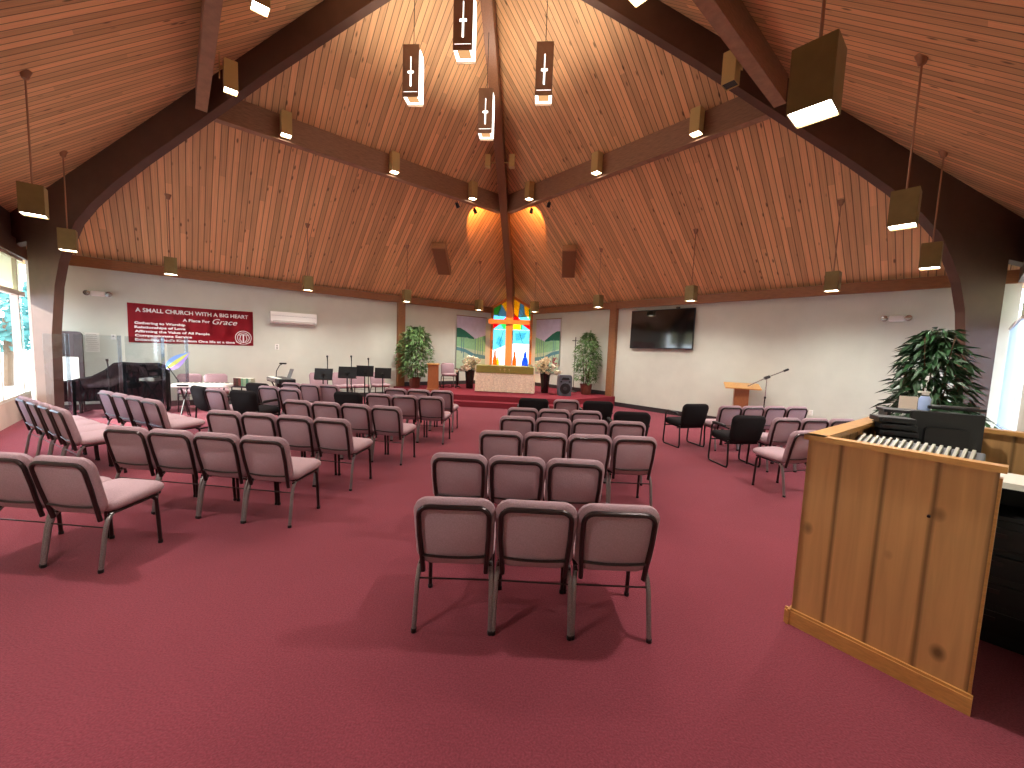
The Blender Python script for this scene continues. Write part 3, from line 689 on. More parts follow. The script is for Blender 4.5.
# small dark spots under the cross beams
for x, y, lit, l_ in ((-1.15, 3.80, 0, 'small spotlight under the banner side beam, farther from the arch'), (-0.75, 4.21, 1, 'small spotlight with an orange beam beside the ridge arch, banner side'),
                      (0.80, 4.15, 1, 'small spotlight with an orange beam beside the ridge arch, television side'), (1.26, 3.69, 0, 'small spotlight under the television side beam, farther from the arch')):
    t = thing('small_spotlight', l_, 'spotlight', (x, y, 5.49), 0, 'small spotlights under the cross beams')
    bm = B(); tube(bm, [(0, 0, 0), (0, 0, -0.06)], 0.012, 8); link('stem', bm, M['black'], t)
    dr = Vector((-x, 7.4-y, -3.1)).normalized(); c0 = Vector((0, 0, -0.09))
    bm = B(); tube(bm, [c0-dr*0.05, c0-dr*0.02, c0+dr*0.07], 0.035, 12, r2=0.05); link('lamp_head', bm, M['black'], t, True)
    bm = B(); tube(bm, [c0+dr*0.068, c0+dr*0.074], 0.04, 12); link('lens', bm, M['bulb'] if lit else M['steel'], t)
    if lit:
        lamp('SPOT', c0+dr*0.10, 620, (1, 0.46, 0.14), 0.02, parent=t, angle=math.radians(26), blend=0.5, target=c0+dr*3 if False else (c0+dr*3))
        lamp('SPOT', c0+Vector((0, 0.09, -0.03)), 60, (1, 0.36, 0.08), 0.01, parent=t, angle=math.radians(70), blend=0.3, target=c0+Vector((0, 3.0, 0.3)))

AMB = emit('amber_glow', (1.0, 0.52, 0.22), 0.55)
# tall cross lanterns round the apex
def lantern(x, y, lb, z0=5.69, h=0.80):
    t = thing('cross_lantern', lb, 'lantern', (x, y, z0), 0, 'tall cross lanterns round the roof apex')
    W = 0.27; hw = W/2; bm = B()
    # each side: sheet with a cross shaped cut-out, built from strips
    def sheet(o, ex, ey):
        mt = M4(o, ex, ey)
        def s_(x0, z0_, x1, z1_): prism(bm, [(x0, z0_), (x1, z0_), (x1, z1_), (x0, z1_)], 0.006, mt)
        a, b_ = 0.013, 0.05; za, zb_, zc, zd = 0.16, 0.36, 0.40, 0.62
        s_(-hw, 0, hw, 0.075); s_(-hw, 0.083, hw, za); s_(-hw, za, -a, zb_); s_(a, za, hw, zb_); s_(-hw, zb_, -b_, zc); s_(b_, zb_, hw, zc); s_(-hw, zc, -a*.5, zd); s_(a*.5, zc, hw, zd); s_(-hw, zd, hw, h)
        s_(-hw, 0.074, -hw+.02, 0.084); s_(hw-.02, 0.074, hw, 0.084)
    for k in (0, 2):
        a = k*PI/2; ex = Vector((math.cos(a), math.sin(a), 0)); ey = Vector((-math.sin(a), math.cos(a), 0))
        bm = B(); sheet(ey*(-hw), ex, ey); link('cross_panel', bm, M['darkbox'], t)
    bm = B()
    for k in range(4):
        a = k*PI/2; ex = Vector((math.cos(a), math.sin(a), 0)); ey = Vector((-math.sin(a), math.cos(a), 0))
        prism(bm, [(-hw+.008, 0.03), (hw-.008, 0.03), (hw-.008, h-.16), (hw-.06, h-.04), (-hw+.06, h-.04), (-hw+.008, h-.16)], 0.003, M4(ey*(-hw+(0.012 if k % 2 == 0 else 0.002)), ex, ey))
    link('liner', bm, M['cutglow'], t)
    bm = B(); lathe(bm, [(0.02, 0.0), (0.055, 0.04), (0.06, 0.09), (0.03, 0.14)], (0, 0, 0.10)); link('bulb', bm, M['bulb'], t, True)
    bm = B(); box(bm, (0, 0, h-0.004), (W*.3, W*.3, 0.008)); tube(bm, [(-hw, 0, h-.004), (hw, 0, h-.004)], 0.006, 6); link('top_bar', bm, M['darkbox'], t)
    bm = B(); tube(bm, [(0, 0, h), (0, 0, roofz(x, y)-z0)], 0.006, 6); link('hanging_cord', bm, M['black'], t)
    bm = B(); box(bm, (0, 0, 0.045), (0.17, 0.17, 0.008)); link('amber_glow_plate', bm, AMB, t)  # added glowing plate imitates the amber light inside the lantern
    lamp('SPOT', (0, 0, 0.02), 55, (1, 0.90, 0.78), 0.08, parent=t, angle=math.radians(140), blend=0.7)
    l = lamp('SPOT', (0, 0, h+0.02), 27, (1, 0.88, 0.74), 0.08, parent=t, angle=math.radians(172), blend=0.5); l.rotation_euler = (PI, 0, 0)
lantern(-1.06, 0, 'tall cross lantern hanging on the window side of the roof apex')
lantern(1.10, 0, 'tall cross lantern hanging on the television side of the roof apex')
lantern(0, 1.08, 'tall cross lantern hanging lowest in the picture, against the ridge arch')
lantern(0, -0.97, 'tall dark cross lantern cut by the top edge of the picture')

# ceiling speakers
def ceil_speaker(sx, lb):
    x, y = sx*1.92, 5.28; z = roofz(x, y)
    ez = Vector((-sx*SL*1, -SL*1, 1)); nrm = Vector((sx*SL, SL, 1)).normalized()
    up_ = Vector((-sx*1, -1, 2*SL)).normalized(); sd_ = Vector((0.97, -0.05*sx, 0)); sd_ = (Vector((1, -sx, 0))*S2)
    t = thing('ceiling_speaker', lb, 'speaker', (x, y, z-0.30), 0, 'slanted wooden speakers on the boarded ceiling')
    d = Vector((sx*0.05, 0.86, -0.50)).normalized(); rgt = d.cross(Vector((0, 0, 1))).normalized(); fr_ = rgt.cross(d).normalized()
    if fr_.z > 0: fr_ = -fr_
    mt = Matrix(((rgt.x, fr_.x, d.x, 0), (rgt.y, fr_.y, d.y, 0), (rgt.z, fr_.z, d.z, 0), (0, 0, 0, 1)))
    bm = B(); box(bm, (0, 0, 0), (0.40, 0.22, 1.15), 0.006); bm.transform(mt); link('speaker_body', bm, M['trimwood'], t)
    bm = B(); box(bm, (0, 0.113, 0), (0.36, 0.012, 1.09), 0.004); bm.transform(mt); link('grille', bm, mat('brown_grille', srgb(128, 84, 54), 0.9, var=0.1, scale=60), t)
    bm = B(); tube(bm, [(0, 0, 0), (0, 0.02, 0.30)], 0.02, 8); link('bracket', bm, M['black'], t)
ceil_speaker(-1, 'slanted wooden speaker on the boarded ceiling, banner side'); ceil_speaker(1, 'slanted wooden speaker on the boarded ceiling, television side')

# ================= WALL ITEMS =================
exL = Vector((S2, S2, 0)); nLw = Vector((S2, -S2, 0))     # along the banner wall towards the far corner / into the room
exR = Vector((S2, -S2, 0)); nRw = Vector((-S2, -S2, 0))   # along the television wall away from the far corner / into the room
def onL(x, off, z): # point on banner wall with given x
    return Vector((x, x+RR, z)) + nLw*off
def onR(x, off, z): return Vector((x, RR-x, z)) + nRw*off
def frameL(x, z, off=0): return M4(onL(x, off, z), exL, nLw)
def frameR(x, z, off=0): return M4(onR(x, off, z), exR, nRw)
def textobj(s, size, parent, mw, m, name='lettering', shear=0.0, extr=0.0015, width=None, bold=0.0):
    cu = bpy.data.curves.new('t', 'FONT'); cu.body = s; cu.size = size; cu.extrude = extr; cu.shear = shear; cu.offset = bold; cu.resolution_u = 3
    o = bpy.data.objects.new('t', cu); C.objects.link(o)
    dg = bpy.context.evaluated_depsgraph_get(); me = bpy.data.meshes.new_from_object(o.evaluated_get(dg))
    bpy.data.objects.remove(o); bpy.data.curves.remove(cu)
    xs = [v.co.x for v in me.vertices]; x0 = min(xs); wd = max(xs)-x0
    k = (width/wd) if width else 1
    for v in me.vertices: v.co = Vector(((v.co.x-x0)*k, v.co.y, v.co.z))
    me.transform(mw @ Matrix(((1, 0, 0, 0), (0, 0, 1, 0), (0, 1, 0, 0), (0, 0, 0, 1))))
    me.materials.clear(); me.materials.append(m); me.name = name
    p = bpy.data.objects.new(name, me); C.objects.link(p); p.parent = parent; return p

# red banner: lower edge corner at x=-8.06 .. -6.385, z 1.50 .. 2.39
bn = thing('wall_banner', 'red vinyl banner with white lettering hung on the cream wall', 'banner')
BW = (8.06-6.385)/S2; BH = 0.885; f0 = frameL(-8.06, 1.50, 0.012)
bm = B(); NX = 14
g_ = [[bm.verts.new(f0 @ Vector((BW*i/NX, 0.004+0.006*math.sin(i*1.7)*(j == 0), BH*j/4 - (0.012*math.sin(PI*i/NX) if j == 4 else 0)))) for j in range(5)] for i in range(NX+1)]
for i in range(NX):
    for j in range(4): bm.faces.new((g_[i][j], g_[i+1][j], g_[i+1][j+1], g_[i][j+1]))
r_ = bmesh.ops.solidify(bm, geom=bm.faces[:], thickness=0.004)
link('banner_sheet', bm, M['banner'], bn)
def bt(s, u0, v0, u1, h, shear=0, bold=0.0):
    mw = frameL(-8.06, 1.50, 0.024) @ Matrix.Translation((u0*BW, 0, v0*BH))
    textobj(s, h*BH*1.38, bn, mw, M['lettering'], shear=shear, width=(u1-u0)*BW, bold=bold)
bt('A SMALL CHURCH WITH A BIG HEART', 0.055, 0.785, 0.955, 0.105, bold=0.003)
bt('A Place For', 0.40, 0.60, 0.62, 0.075, bold=0.003)
bt('Grace', 0.64, 0.575, 0.855, 0.155, shear=0.35, bold=0.001)
for k, (s, u) in enumerate((('Gathering to Worship', 0.42), ('Relationships of Love', 0.42), ('Affirming the Value of All People', 0.615), ('Compassionate Service', 0.47), ("Extending God's Kingdom One life at a time", 0.83))):
    bt(s, 0.045, 0.475-k*0.107, u, 0.062, bold=0.003)
bm = B(); ec = (0.908*BW, 0.225*BH); fm = frameL(-8.06, 1.50, 0.022)
for R_ in (0.172, 0.128): tube(bm, [fm @ Vector((ec[0]+R_*math.cos(a*PI/16), 0, ec[1]+R_*math.sin(a*PI/16))) for a in range(32)], 0.009, 6, closed=True)
tube(bm, [fm @ Vector((ec[0], 0, ec[1]-0.12)), fm @ Vector((ec[0], 0, ec[1]+0.09))], 0.016, 6)
tube(bm, [fm @ Vector((ec[0]-0.06, 0, ec[1]+0.075)), fm @ Vector((ec[0]+0.06, 0, ec[1]+0.075))], 0.013, 6)
for s in (-1, 1):
    tube(bm, [fm @ Vector((ec[0]+s*0.03, 0, ec[1]-0.11)), fm @ Vector((ec[0]+s*0.08, 0, ec[1]-0.04)), fm @ Vector((ec[0]+s*0.06, 0, ec[1]+0.05)), fm @ Vector((ec[0]+s*0.1, 0, ec[1]+0.08))], 0.010, 6)
    tube(bm, [fm @ Vector((ec[0]+s*0.16, 0, ec[1]-0.10)), fm @ Vector((ec[0]+s*0.12, 0, ec[1]-0.13)), fm @ Vector((ec[0]+s*0.05, 0, ec[1]-0.15))], 0.010, 6)
link('round_emblem', bm, M['lettering'], bn)

# air conditioner
ac = thing('air_conditioner', 'white wall mounted air conditioner beside the red banner', 'air conditioner')
W_ = (6.12-5.32)/S2; bm = B(); fa = frameL(-6.12, 2.13, 0.005)
prof = [(0.0, 0.0), (0.14, 0.0), (0.2, 0.06), (0.205, 0.24), (0.18, 0.31), (0.0, 0.31)]
a = [bm.verts.new(fa @ Vector((0, y, z))) for y, z in prof]; b = [bm.verts.new(fa @ Vector((W_, y, z))) for y, z in prof]
bm.faces.new(a); bm.faces.new(b[::-1]); [bm.faces.new((a[i], b[i], b[(i+1) % 6], a[(i+1) % 6])) for i in range(6)]
link('housing', bm, M['white'], ac)
bm = B(); prism(bm, [(0.05, 0.03), (W_-0.05, 0.03), (W_-0.05, 0.075), (0.05, 0.075)], 0.03, frameL(-6.12, 2.13, 0.186)); link('louvre', bm, mat('pale_grey_plastic', srgb(196, 190, 182), 0.5), ac)
bm = B(); prism(bm, [(0.02, 0.2), (W_-0.02, 0.2), (W_-0.02, 0.206), (0.02, 0.206)], 0.01, frameL(-6.12, 2.13, 0.20)); link('panel_seam', bm, mat('grey_seam', srgb(140, 136, 130), 0.6), ac)

def emergency(fr, lb):
    t = thing('emergency_light', lb, 'emergency light'); mt = fr
    bm = B(); box(bm, (0, 0.03, 0), (0.22, 0.06, 0.11), 0.02); bm.transform(mt); link('housing', bm, M['white'], t, True)
    for s in (-1, 1):
        bm = B(); c = Vector((s*0.165, 0.06, 0.0)); lathe(bm, [(0.03, -0.04), (0.05, -0.02), (0.055, 0.03), (0.03, 0.035)], (0, 0, 0), 14)
        bm.transform(Matrix.Translation(c) @ Matrix.Rotation(-PI/2+0.4*0, 4, 'X')); bm.transform(mt); hd = link('lamp_head', bm, M['steel'], t, True)
    bm = B(); tube(bm, [(-0.14, 0.04, 0), (0.14, 0.04, 0)], 0.02, 8); bm.transform(mt); link('neck', bm, M['white'], t)
emergency(frameL(-8.37, 2.52, 0.0), 'white twin head emergency light beside the wooden column, above the piano')
emergency(frameR(8.05, 2.53, 0.006), 'chrome twin head emergency light above the potted tree')
def plate(fr, w_, h, name, lb, cat, m, inner=None, parts=()):
    t = thing(name, lb, cat); bm = B(); box(bm, (0, 0.008, 0), (w_, 0.016, h), 0.004); bm.transform(fr); link('cover_plate' if cat != 'notice' else 'sheet', bm, m, t)
    if inner:
        for dx, dz in inner:
            bm = B(); box(bm, (dx, 0.018, dz), (w_*0.35, 0.006, h*0.22), 0.002); bm.transform(fr); link('socket' if cat == 'outlet' else 'button', bm, M['steel'] if cat != 'outlet' else M['paper'], t)
    return t
t = thing('wall_notice', 'white paper notice pinned on the wall above the piano', 'notice'); bm = B(); box(bm, (0, 0.004, 0), (0.22, 0.004, 0.42)); bm.transform(frameL(-8.46, 1.47, 0.0)); link('sheet', bm, M['paper'], t)
bm = B()
for k in range(9): box(bm, (random.uniform(-.015, .015), 0.008, 0.17-k*0.042), (0.16, 0.003, 0.008))
bm.transform(frameL(-8.46, 1.47, 0.0)); link('printed_lines', bm, mat('grey_print', srgb(170, 160, 156), 0.8), t)
plate(frameL(-8.23, 1.60), 0.07, 0.11, 'thermostat', 'small white thermostat on the wall between notice and red banner', 'thermostat', M['white'], [(0, 0.02)])
plate(frameL(-6.0, 1.49), 0.10, 0.15, 'wall_intercom', 'small white intercom plate below the air conditioner', 'wall switch', M['white'], [(0, 0.03), (0, -0.03)])
plate(frameR(7.21, 0.52), 0.075, 0.12, 'wall_outlet', 'white power outlet low on the television wall behind the chairs', 'outlet', M['white'], [(0, 0.025), (0, -0.025)])

tv = thing('television', 'large black flat television mounted high on the cream wall', 'television')
W_ = (5.32-3.97)/S2; ft = frameR(3.97, 1.84, 0.06)
bm = B(); box(bm, (W_/2, 0.03, 0.555), (W_, 0.05, 1.11), 0.008); bm.transform(ft); link('tv_body', bm, M['blackplastic'], tv)
bm = B(); box(bm, (W_/2, 0.057, 0.56), (W_-0.03, 0.004, 1.06)); bm.transform(ft); link('tv_screen', bm, M['screen'], tv)
bm = B(); box(bm, (W_/2, -0.03, 0.6), (0.5, 0.06, 0.4)); bm.transform(ft); link('wall_mount', bm, M['black'], tv)
t = thing('wall_camera', 'tiny black camera on top of the television', 'camera'); bm = B(); box(bm, (0, 0.05, 0.0), (0.10, 0.05, 0.045), 0.01); bm.transform(frameR(4.98, 2.975, 0.04)); link('camera_body', bm, M['black'], t)
bm = B(); tube(bm, [(0, 0.075, 0), (0, 0.085, 0)], 0.012, 10); bm.transform(frameR(4.98, 2.975, 0.04)); link('lens', bm, M['steel'], t)

# landscape hangings either side of the stained glass
HM = [mat('lavender_cloth', srgb(206, 202, 226), 0.9, var=0.07, scale=7), mat('dark_green_cloth', srgb(40, 104, 84), 0.9, var=0.1, scale=20), mat('light_green_cloth', srgb(140, 190, 142), 0.9, var=0.1, scale=12),
      mat('slate_blue_cloth', srgb(86, 136, 146), 0.9, var=0.15, scale=14), mat('pale_sage_cloth', srgb(178, 200, 168), 0.9, var=0.1, scale=12)]
def hanging(fr, wd, lb, flip):
    t = thing('landscape_hanging', lb, 'wall hanging', group='landscape hangings beside the stained glass')
    X = (lambda u: (1-u)*wd) if flip else (lambda u: u*wd)
    H_ = 1.98; poly = lambda pts, o, th=0.006: prism(bmx, [(X(u), v*H_) for u, v in pts], th, fr @ Matrix.Translation((0, o, 0)), 0)
    def piece(name, m, polys, o):
        global bmx
        bmx = B()
        for pl in polys: poly(pl, o)
        link(name, bmx, m, t)
    piece('sky_cloth', HM[0], [[(0, 0), (1, 0), (1, 1), (0, 1)]], 0)
    piece('far_hill', HM[1], [[(0, .58), (.35, .60), (.6, .56), (.6, .60), (.3, .72), (.12, .77), (0, .77)]], 0.008)
    piece('green_hill', HM[2], [[(0, .36), (1, .30), (1, .66), (.8, .62), (.6, .575), (.25, .60), (0, .60)]], 0.012)
    piece('lower_hill', HM[4], [[(0, 0), (1, 0), (1, .34), (.5, .38), (0, .44)]], 0.016)
    piece('river', HM[3], [[(0, .42), (.3, .38), (.6, .30), (1, .27), (1, .20), (.6, .22), (.3, .32), (0, .36)]], 0.020)
    piece('tree_trunk', HM[3], [[(u, v0), (u+.025, v0), (u+.02, v1), (u+.01, v1)] for u, v0, v1 in ((.15, .3, .6), (.22, .22, .62), (.62, .24, .6), (.72, .28, .62), (.80, .22, .58), (.88, .24, .6))], 0.024)
    bm = B(); tube(bm, [fr @ Vector((-0.03, 0.02, H_)), fr @ Vector((wd+0.03, 0.02, H_))], 0.012, 8); link('hanging_rod', bm, M['trimwood'], t)
hanging(frameL(-1.95, 0.86, 0.05), (1.95-1.02)/S2, 'green hills wall hanging beside the stained glass, pulpit side', False)
hanging(frameR(1.02, 0.86, 0.05), (1.90-1.02)/S2, 'green hills wall hanging beside the stained glass, stage speaker side', True)

# ================= STAGE ITEMS =================
ZS = 0.30
al = thing('altar_table', 'altar table draped in cream lace with an olive runner', 'altar', (0.11, 5.82, ZS))
bm = B(); box(bm, (0, 0, 0.795), (1.80, 0.70, 0.03)); link('table_top', bm, M['lectwood'], al)
for sx in (-1, 1):
    for sy in (-1, 1):
        bm = B(); box(bm, (sx*0.82, sy*0.28, 0.39), (0.07, 0.07, 0.78)); link('leg', bm, M['lectwood'], al)
ac_ = thing('altar_cloth', 'cream lace cloth hanging to the floor over the altar table', 'tablecloth', (0.11, 5.82, ZS))
bm = B(); n = 120; per = []
for k in range(n):
    u = k/n*5.0; a0, b0 = 0.915, 0.365
    if u < 1.83: x, y, nx, ny = -a0+u, -b0, 0, -1
    elif u < 2.5: x, y, nx, ny = a0, -b0+(u-1.83)/0.67*0.73, 1, 0
    elif u < 4.33: x, y, nx, ny = a0-(u-2.5), b0, 0, 1
    else: x, y, nx, ny = -a0, b0-(u-4.33)/0.67*0.73, -1, 0
    per.append((x, y, nx, ny))
rg = []
for z, am in ((0.822, 0), (0.80, 0.004), (0.5, 0.010), (0.02, 0.018)):
    rg.append([bm.verts.new((x+nx*am*(1+math.sin(k*1.35)), y+ny*am*(1+math.sin(k*1.35)), z)) for k, (x, y, nx, ny) in enumerate(per)])
for A, Bq in zip(rg, rg[1:]):
    for k in range(n): bm.faces.new((A[k], A[(k+1) % n], Bq[(k+1) % n], Bq[k]))
bm.faces.new(rg[0]); link('cloth_drape', bm, M['altarcloth'], ac_, True)
rn = thing('altar_runner', 'olive green runner with small gold crosses along the altar top', 'runner', (0.11, 5.82, ZS))
bm = B(); box(bm, (0, 0, 0.829), (1.78, 0.74, 0.008)); box(bm, (0, -0.385, 0.72), (1.80, 0.008, 0.22)); link('runner_cloth', bm, M['runner'], rn)
bm = B()
for dx, s in ((-0.14, .7), (0, 1), (0.14, .7)): box(bm, (dx, -0.392, 0.72), (0.02*s, 0.006, 0.12*s)); box(bm, (dx, -0.392, 0.735), (0.08*s, 0.006, 0.02*s))
link('gold_crosses', bm, M['gold'], rn)

def bouquet(x, y, h, lb, red=0):
    t = thing('flower_vase', lb, 'flower vase', (x, y, ZS), 0, 'black vases of flowers beside the altar')
    bm = B(); lathe(bm, [(0.11, 0), (0.115, 0.01), (0.135, h*0.5), (0.165, h-0.02), (0.17, h), (0.155, h), (0.15, h-0.04)], n=24); link('vase', bm, M['vase'], t, True)
    bm = B(); fl_ = []
    for k in range(58):
        a = random.uniform(0, 2*PI); r = abs(random.gauss(0, 0.17)); z = h+0.12+random.uniform(0, 0.38)-r*0.5
        p_ = Vector((r*math.cos(a)*1.25, r*math.sin(a), z)); fl_.append(p_); tube(bm, [(0.04*math.cos(a), 0.04*math.sin(a), h-0.1), (p_.x*.5, p_.y*.5, (h+z)/2), p_], 0.004, 4)
    for k in range(60):
        a = random.uniform(0, 2*PI); r = random.uniform(0.08, 0.24); z = h+random.uniform(0.02, 0.3); u = Vector((math.cos(a), math.sin(a), 0.5)); c = Vector((r*math.cos(a), r*math.sin(a), z)); s = Vector((-math.sin(a), math.cos(a), 0))
        bm.faces.new([bm.verts.new(c-u*0.05), bm.verts.new(c+s*0.018), bm.verts.new(c+u*0.07), bm.verts.new(c-s*0.018)])
    link('stems_and_leaves', bm, M['leafdark'], t)
    bm = B()
    def bloom(bm, c, R_):
        for m_ in range(6):
            a = m_*PI/3; d = Vector((math.cos(a), math.sin(a), random.uniform(0.2, .9))).normalized(); s = Vector((-math.sin(a), math.cos(a), 0))
            bm.faces.new([bm.verts.new(c), bm.verts.new(c+d*R_*.6+s*R_*.4), bm.verts.new(c+d*R_), bm.verts.new(c+d*R_*.6-s*R_*.4)])
        r = bmesh.ops.create_icosphere(bm, subdivisions=1, radius=R_*.45, matrix=Matrix.Translation(c))
    for p_ in fl_: bloom(bm, p_, 0.105)
    link('cream_blooms', bm, M['petal'], t)
    if red:
        bm = B()
        for k in range(26): bloom(bm, Vector((0.27+random.gauss(0, 0.05), 0.02+random.gauss(0, .05), h+0.30+random.uniform(-0.18, 0.24)+0.0)), 0.045)
        tube(bm, [(0.05, 0, h-.05), (0.2, 0.02, h+.1), (0.27, 0.02, h+0.3)], 0.005, 5)
        link('red_sprig', bm, M['redpetal'], t)
bouquet(-1.16, 6.35, 0.60, 'black vase of cream flowers at the pulpit end of the altar')
bouquet(1.38, 6.0, 0.62, 'black vase of cream flowers with a red sprig near the stage speaker', 1)

# stage speaker
sp = thing('stage_speaker', 'grey and black loudspeaker standing on the stage beside a flower vase', 'speaker', (1.98, 5.5, ZS), 0.12)
bm = B(); prism(bm, [(-0.19, 0), (0.19, 0), (0.21, 0.28), (0.20, 0.60), (0.17, 0.64), (-0.17, 0.64), (-0.20, 0.60), (-0.21, 0.28)], 0.34, M4((0, -0.17, 0), (1, 0, 0), (0, 1, 0))); link('speaker_body', bm, mat('grey_speaker_plastic', srgb(84, 86, 94), 0.55), sp)
def disc(c, r, m, name, par, dy=0.02):
    bm = B(); tube(bm, [(c[0], c[1], c[2]), (c[0], c[1]-dy, c[2])], r, 24); return link(name, bm, m, par, True)
disc((0, -0.17, 0.23), 0.165, M['blackplastic'], 'woofer', sp); disc((0, -0.185, 0.23), 0.06, mat('charcoal_cone', srgb(52, 52, 56), 0.5), 'woofer_cap', sp)
bm = B(); prism(bm, [(-0.13, 0.50), (0.13, 0.50), (0.09, 0.57), (-0.09, 0.57)], 0.02, M4((0, -0.19, 0), (1, 0, 0), (0, 1, 0))); link('horn', bm, M['blackplastic'], sp)
for s in (-1, 1):
    bm = B(); box(bm, (s*0.13, -0.178, 0.44), (0.06, 0.02, 0.05), 0.01); link('port', bm, M['blackplastic'], sp)

# leafy plants
def leafplant(x, y, z, top, rad, lb, name='potted_bamboo', n=900, m='leaf', ls=0.11, pot=True, waist=0.5, wid=0.3, arc=0.5, lean=(0, 0)):
    t = thing(name, lb, 'potted plant', (x, y, z))
    if pot:
        bm = B(); lathe(bm, [(0.15, 0), (0.155, 0.01), (0.19, 0.30), (0.205, 0.31), (0.205, 0.34), (0.18, 0.34), (0.175, 0.29)], n=22); link('pot', bm, M['pot'], t, True)
        bm = B(); lathe(bm, [(0.02, 0.285), (0.175, 0.29)], n=18); link('soil', bm, mat('dark_soil', srgb(50, 36, 28), 0.95), t)
    bm = B(); tips = []
    for k in range(7):
        a = k*2*PI/7; r = 0.05+0.04*random.random(); h = (top-0.3)*random.uniform(0.75, 1)
        pts = [(r*math.cos(a), r*math.sin(a), 0.25)]
        for j in range(1, 6):
            q = j/5; pts.append((math.cos(a)*(r+rad*0.55*q*q)+lean[0]*q, math.sin(a)*(r+rad*0.55*q*q)+lean[1]*q, 0.25+h*q))
        tube(bm, pts, 0.012, 6, r2=0.004); tips.append(pts)
    link('stem', bm, M['bark'], t)
    bm = B()
    for k in range(n):
        q = random.random()**0.8; zz = 0.38+(top-0.38)*q
        env = rad*(0.45+0.55*math.sin(PI*min(1, 0.15+q*0.85)))*(1 if q < .9 else .7)
        a = random.uniform(0, 2*PI); r = env*math.sqrt(random.uniform(0.05, 1))
        # clumpy: modulate by angle and height
        if math.sin(a*3+zz*7)+math.sin(a*5-zz*11) < -0.9: r *= 0.6
        c = Vector((r*math.cos(a)+lean[0]*q, r*math.sin(a)+lean[1]*q, zz))
        d = Vector((math.cos(a+random.gauss(0, .5)), math.sin(a+random.gauss(0, .5)), random.uniform(-0.9, 0.5))).normalized(); s = d.cross(Vector((random.gauss(0, .4), random.gauss(0, .4), 1))).normalized()
        L_ = ls*random.uniform(0.7, 1.3); wd = L_*wid*.5; dp = Vector((0, 0, -1))*L_*arc*0.4
        v0 = bm.verts.new(c); v1 = bm.verts.new(c+d*L_*.45+s*wd+dp*.2); v2 = bm.verts.new(c+d*L_*.45-s*wd+dp*.2); v3 = bm.verts.new(c+d*L_+dp)
        bm.faces.new((v0, v2, v3, v1))
    link('foliage', bm, M[m], t)
    return t
leafplant(-2.86, 5.75, ZS, 1.98, 0.58, 'tall bushy plant behind the wooden pulpit on the stage', n=2200, ls=0.13, wid=0.42)
leafplant(2.72, 6.12, ZS, 2.0, 0.42, 'tall plant in a brown pot beside the stage speaker', n=1700, ls=0.12, wid=0.38)
leafplant(5.62, -2.0, 0, 2.06, 0.34, 'large dark potted tree between the booth and the column', 'potted_tree', n=1500, m='leafdark', ls=0.15, wid=0.32, arc=0.9)
bm = B()
tf = [o for o in C.objects if o.name.startswith('potted_tree')][0]
for k in range(16):
    a = math.radians(-98+random.uniform(-20, 20)); L0 = random.uniform(0.45, 0.75); z0 = random.uniform(1.15, 1.4)
    pts = [Vector((math.cos(a)*L0*q*0.95, math.sin(a)*L0*q, z0-0.25*q*q)) for q in (0, .25, .5, .75, 1)]
    tube(bm, pts, 0.006, 5, r2=0.002)
    for q in range(12):
        c = pts[0].lerp(pts[-1], 0.35+q*0.055); s = 1 if q % 2 else -1; aa = a+s*0.7; d = Vector((math.cos(aa), math.sin(aa), -0.35)); sd_ = d.cross(Vector((0, 0, 1))).normalized()*0.02
        bm.faces.new([bm.verts.new(c), bm.verts.new(c+d*.08+sd_), bm.verts.new(c+d*0.19), bm.verts.new(c+d*.08-sd_)])
link('drooping_fronds', bm, M['leafdark'], tf)

# pulpit
pu = thing('wooden_pulpit', 'slim wooden pulpit standing on the stage before the bushy plant', 'pulpit', (-2.12, 5.30, ZS), 0.25)
bm = B(); prism(bm, [(-0.17, 0.06), (0.17, 0.06), (0.16, 0.80), (-0.16, 0.80)], 0.30, M4((0, -0.15, 0), (1, 0, 0), (0, 1, 0))); link('pulpit_body', bm, M['lectwood'], pu)
bm = B(); box(bm, (0, 0, 0.03), (0.40, 0.36, 0.06), 0.01); link('base', bm, M['lectwood'], pu)
bm = B(); box(bm, (0, 0, 0.82), (0.38, 0.36, 0.035), 0.008); link('pulpit_top', bm, M['oak'], pu)
chair(-1.98, 6.55, 205, 'single mauve chair on the stage between pulpit and flower vase', 'mauve stacking chairs along the banner wall', ZS)
cs = thing('candle_stand', 'slim dark candle stand behind the pulpit by the wall', 'candle stand', (-1.66, 6.72, ZS))
bm = B(); lathe(bm, [(0.10, 0), (0.10, 0.02), (0.03, 0.05), (0.055, 0.10), (0.055, 0.56), (0.03, 0.60), (0.13, 0.62), (0.13, 0.635)], n=18); link('stand_body', bm, M['frame'], cs, True)
cx_ = thing('processional_cross', 'thin metal cross on a tall pole beside the potted plant on the stage', 'cross', (2.36, 6.75, ZS))
bm = B(); lathe(bm, [(0.13, 0), (0.13, 0.02), (0.02, 0.04)], n=18); link('base', bm, M['black'], cx_); bm = B(); tube(bm, [(0, 0, 0.03), (0, 0, 1.62)], 0.011, 8); link('pole', bm, M['black'], cx_)
bm = B(); tube(bm, [(0, 0, 1.55), (0, 0, 1.86)], 0.014, 8); tube(bm, [(-0.11, 0, 1.74), (0.11, 0, 1.74)], 0.014, 8); link('cross_head', bm, M['black'], cx_)

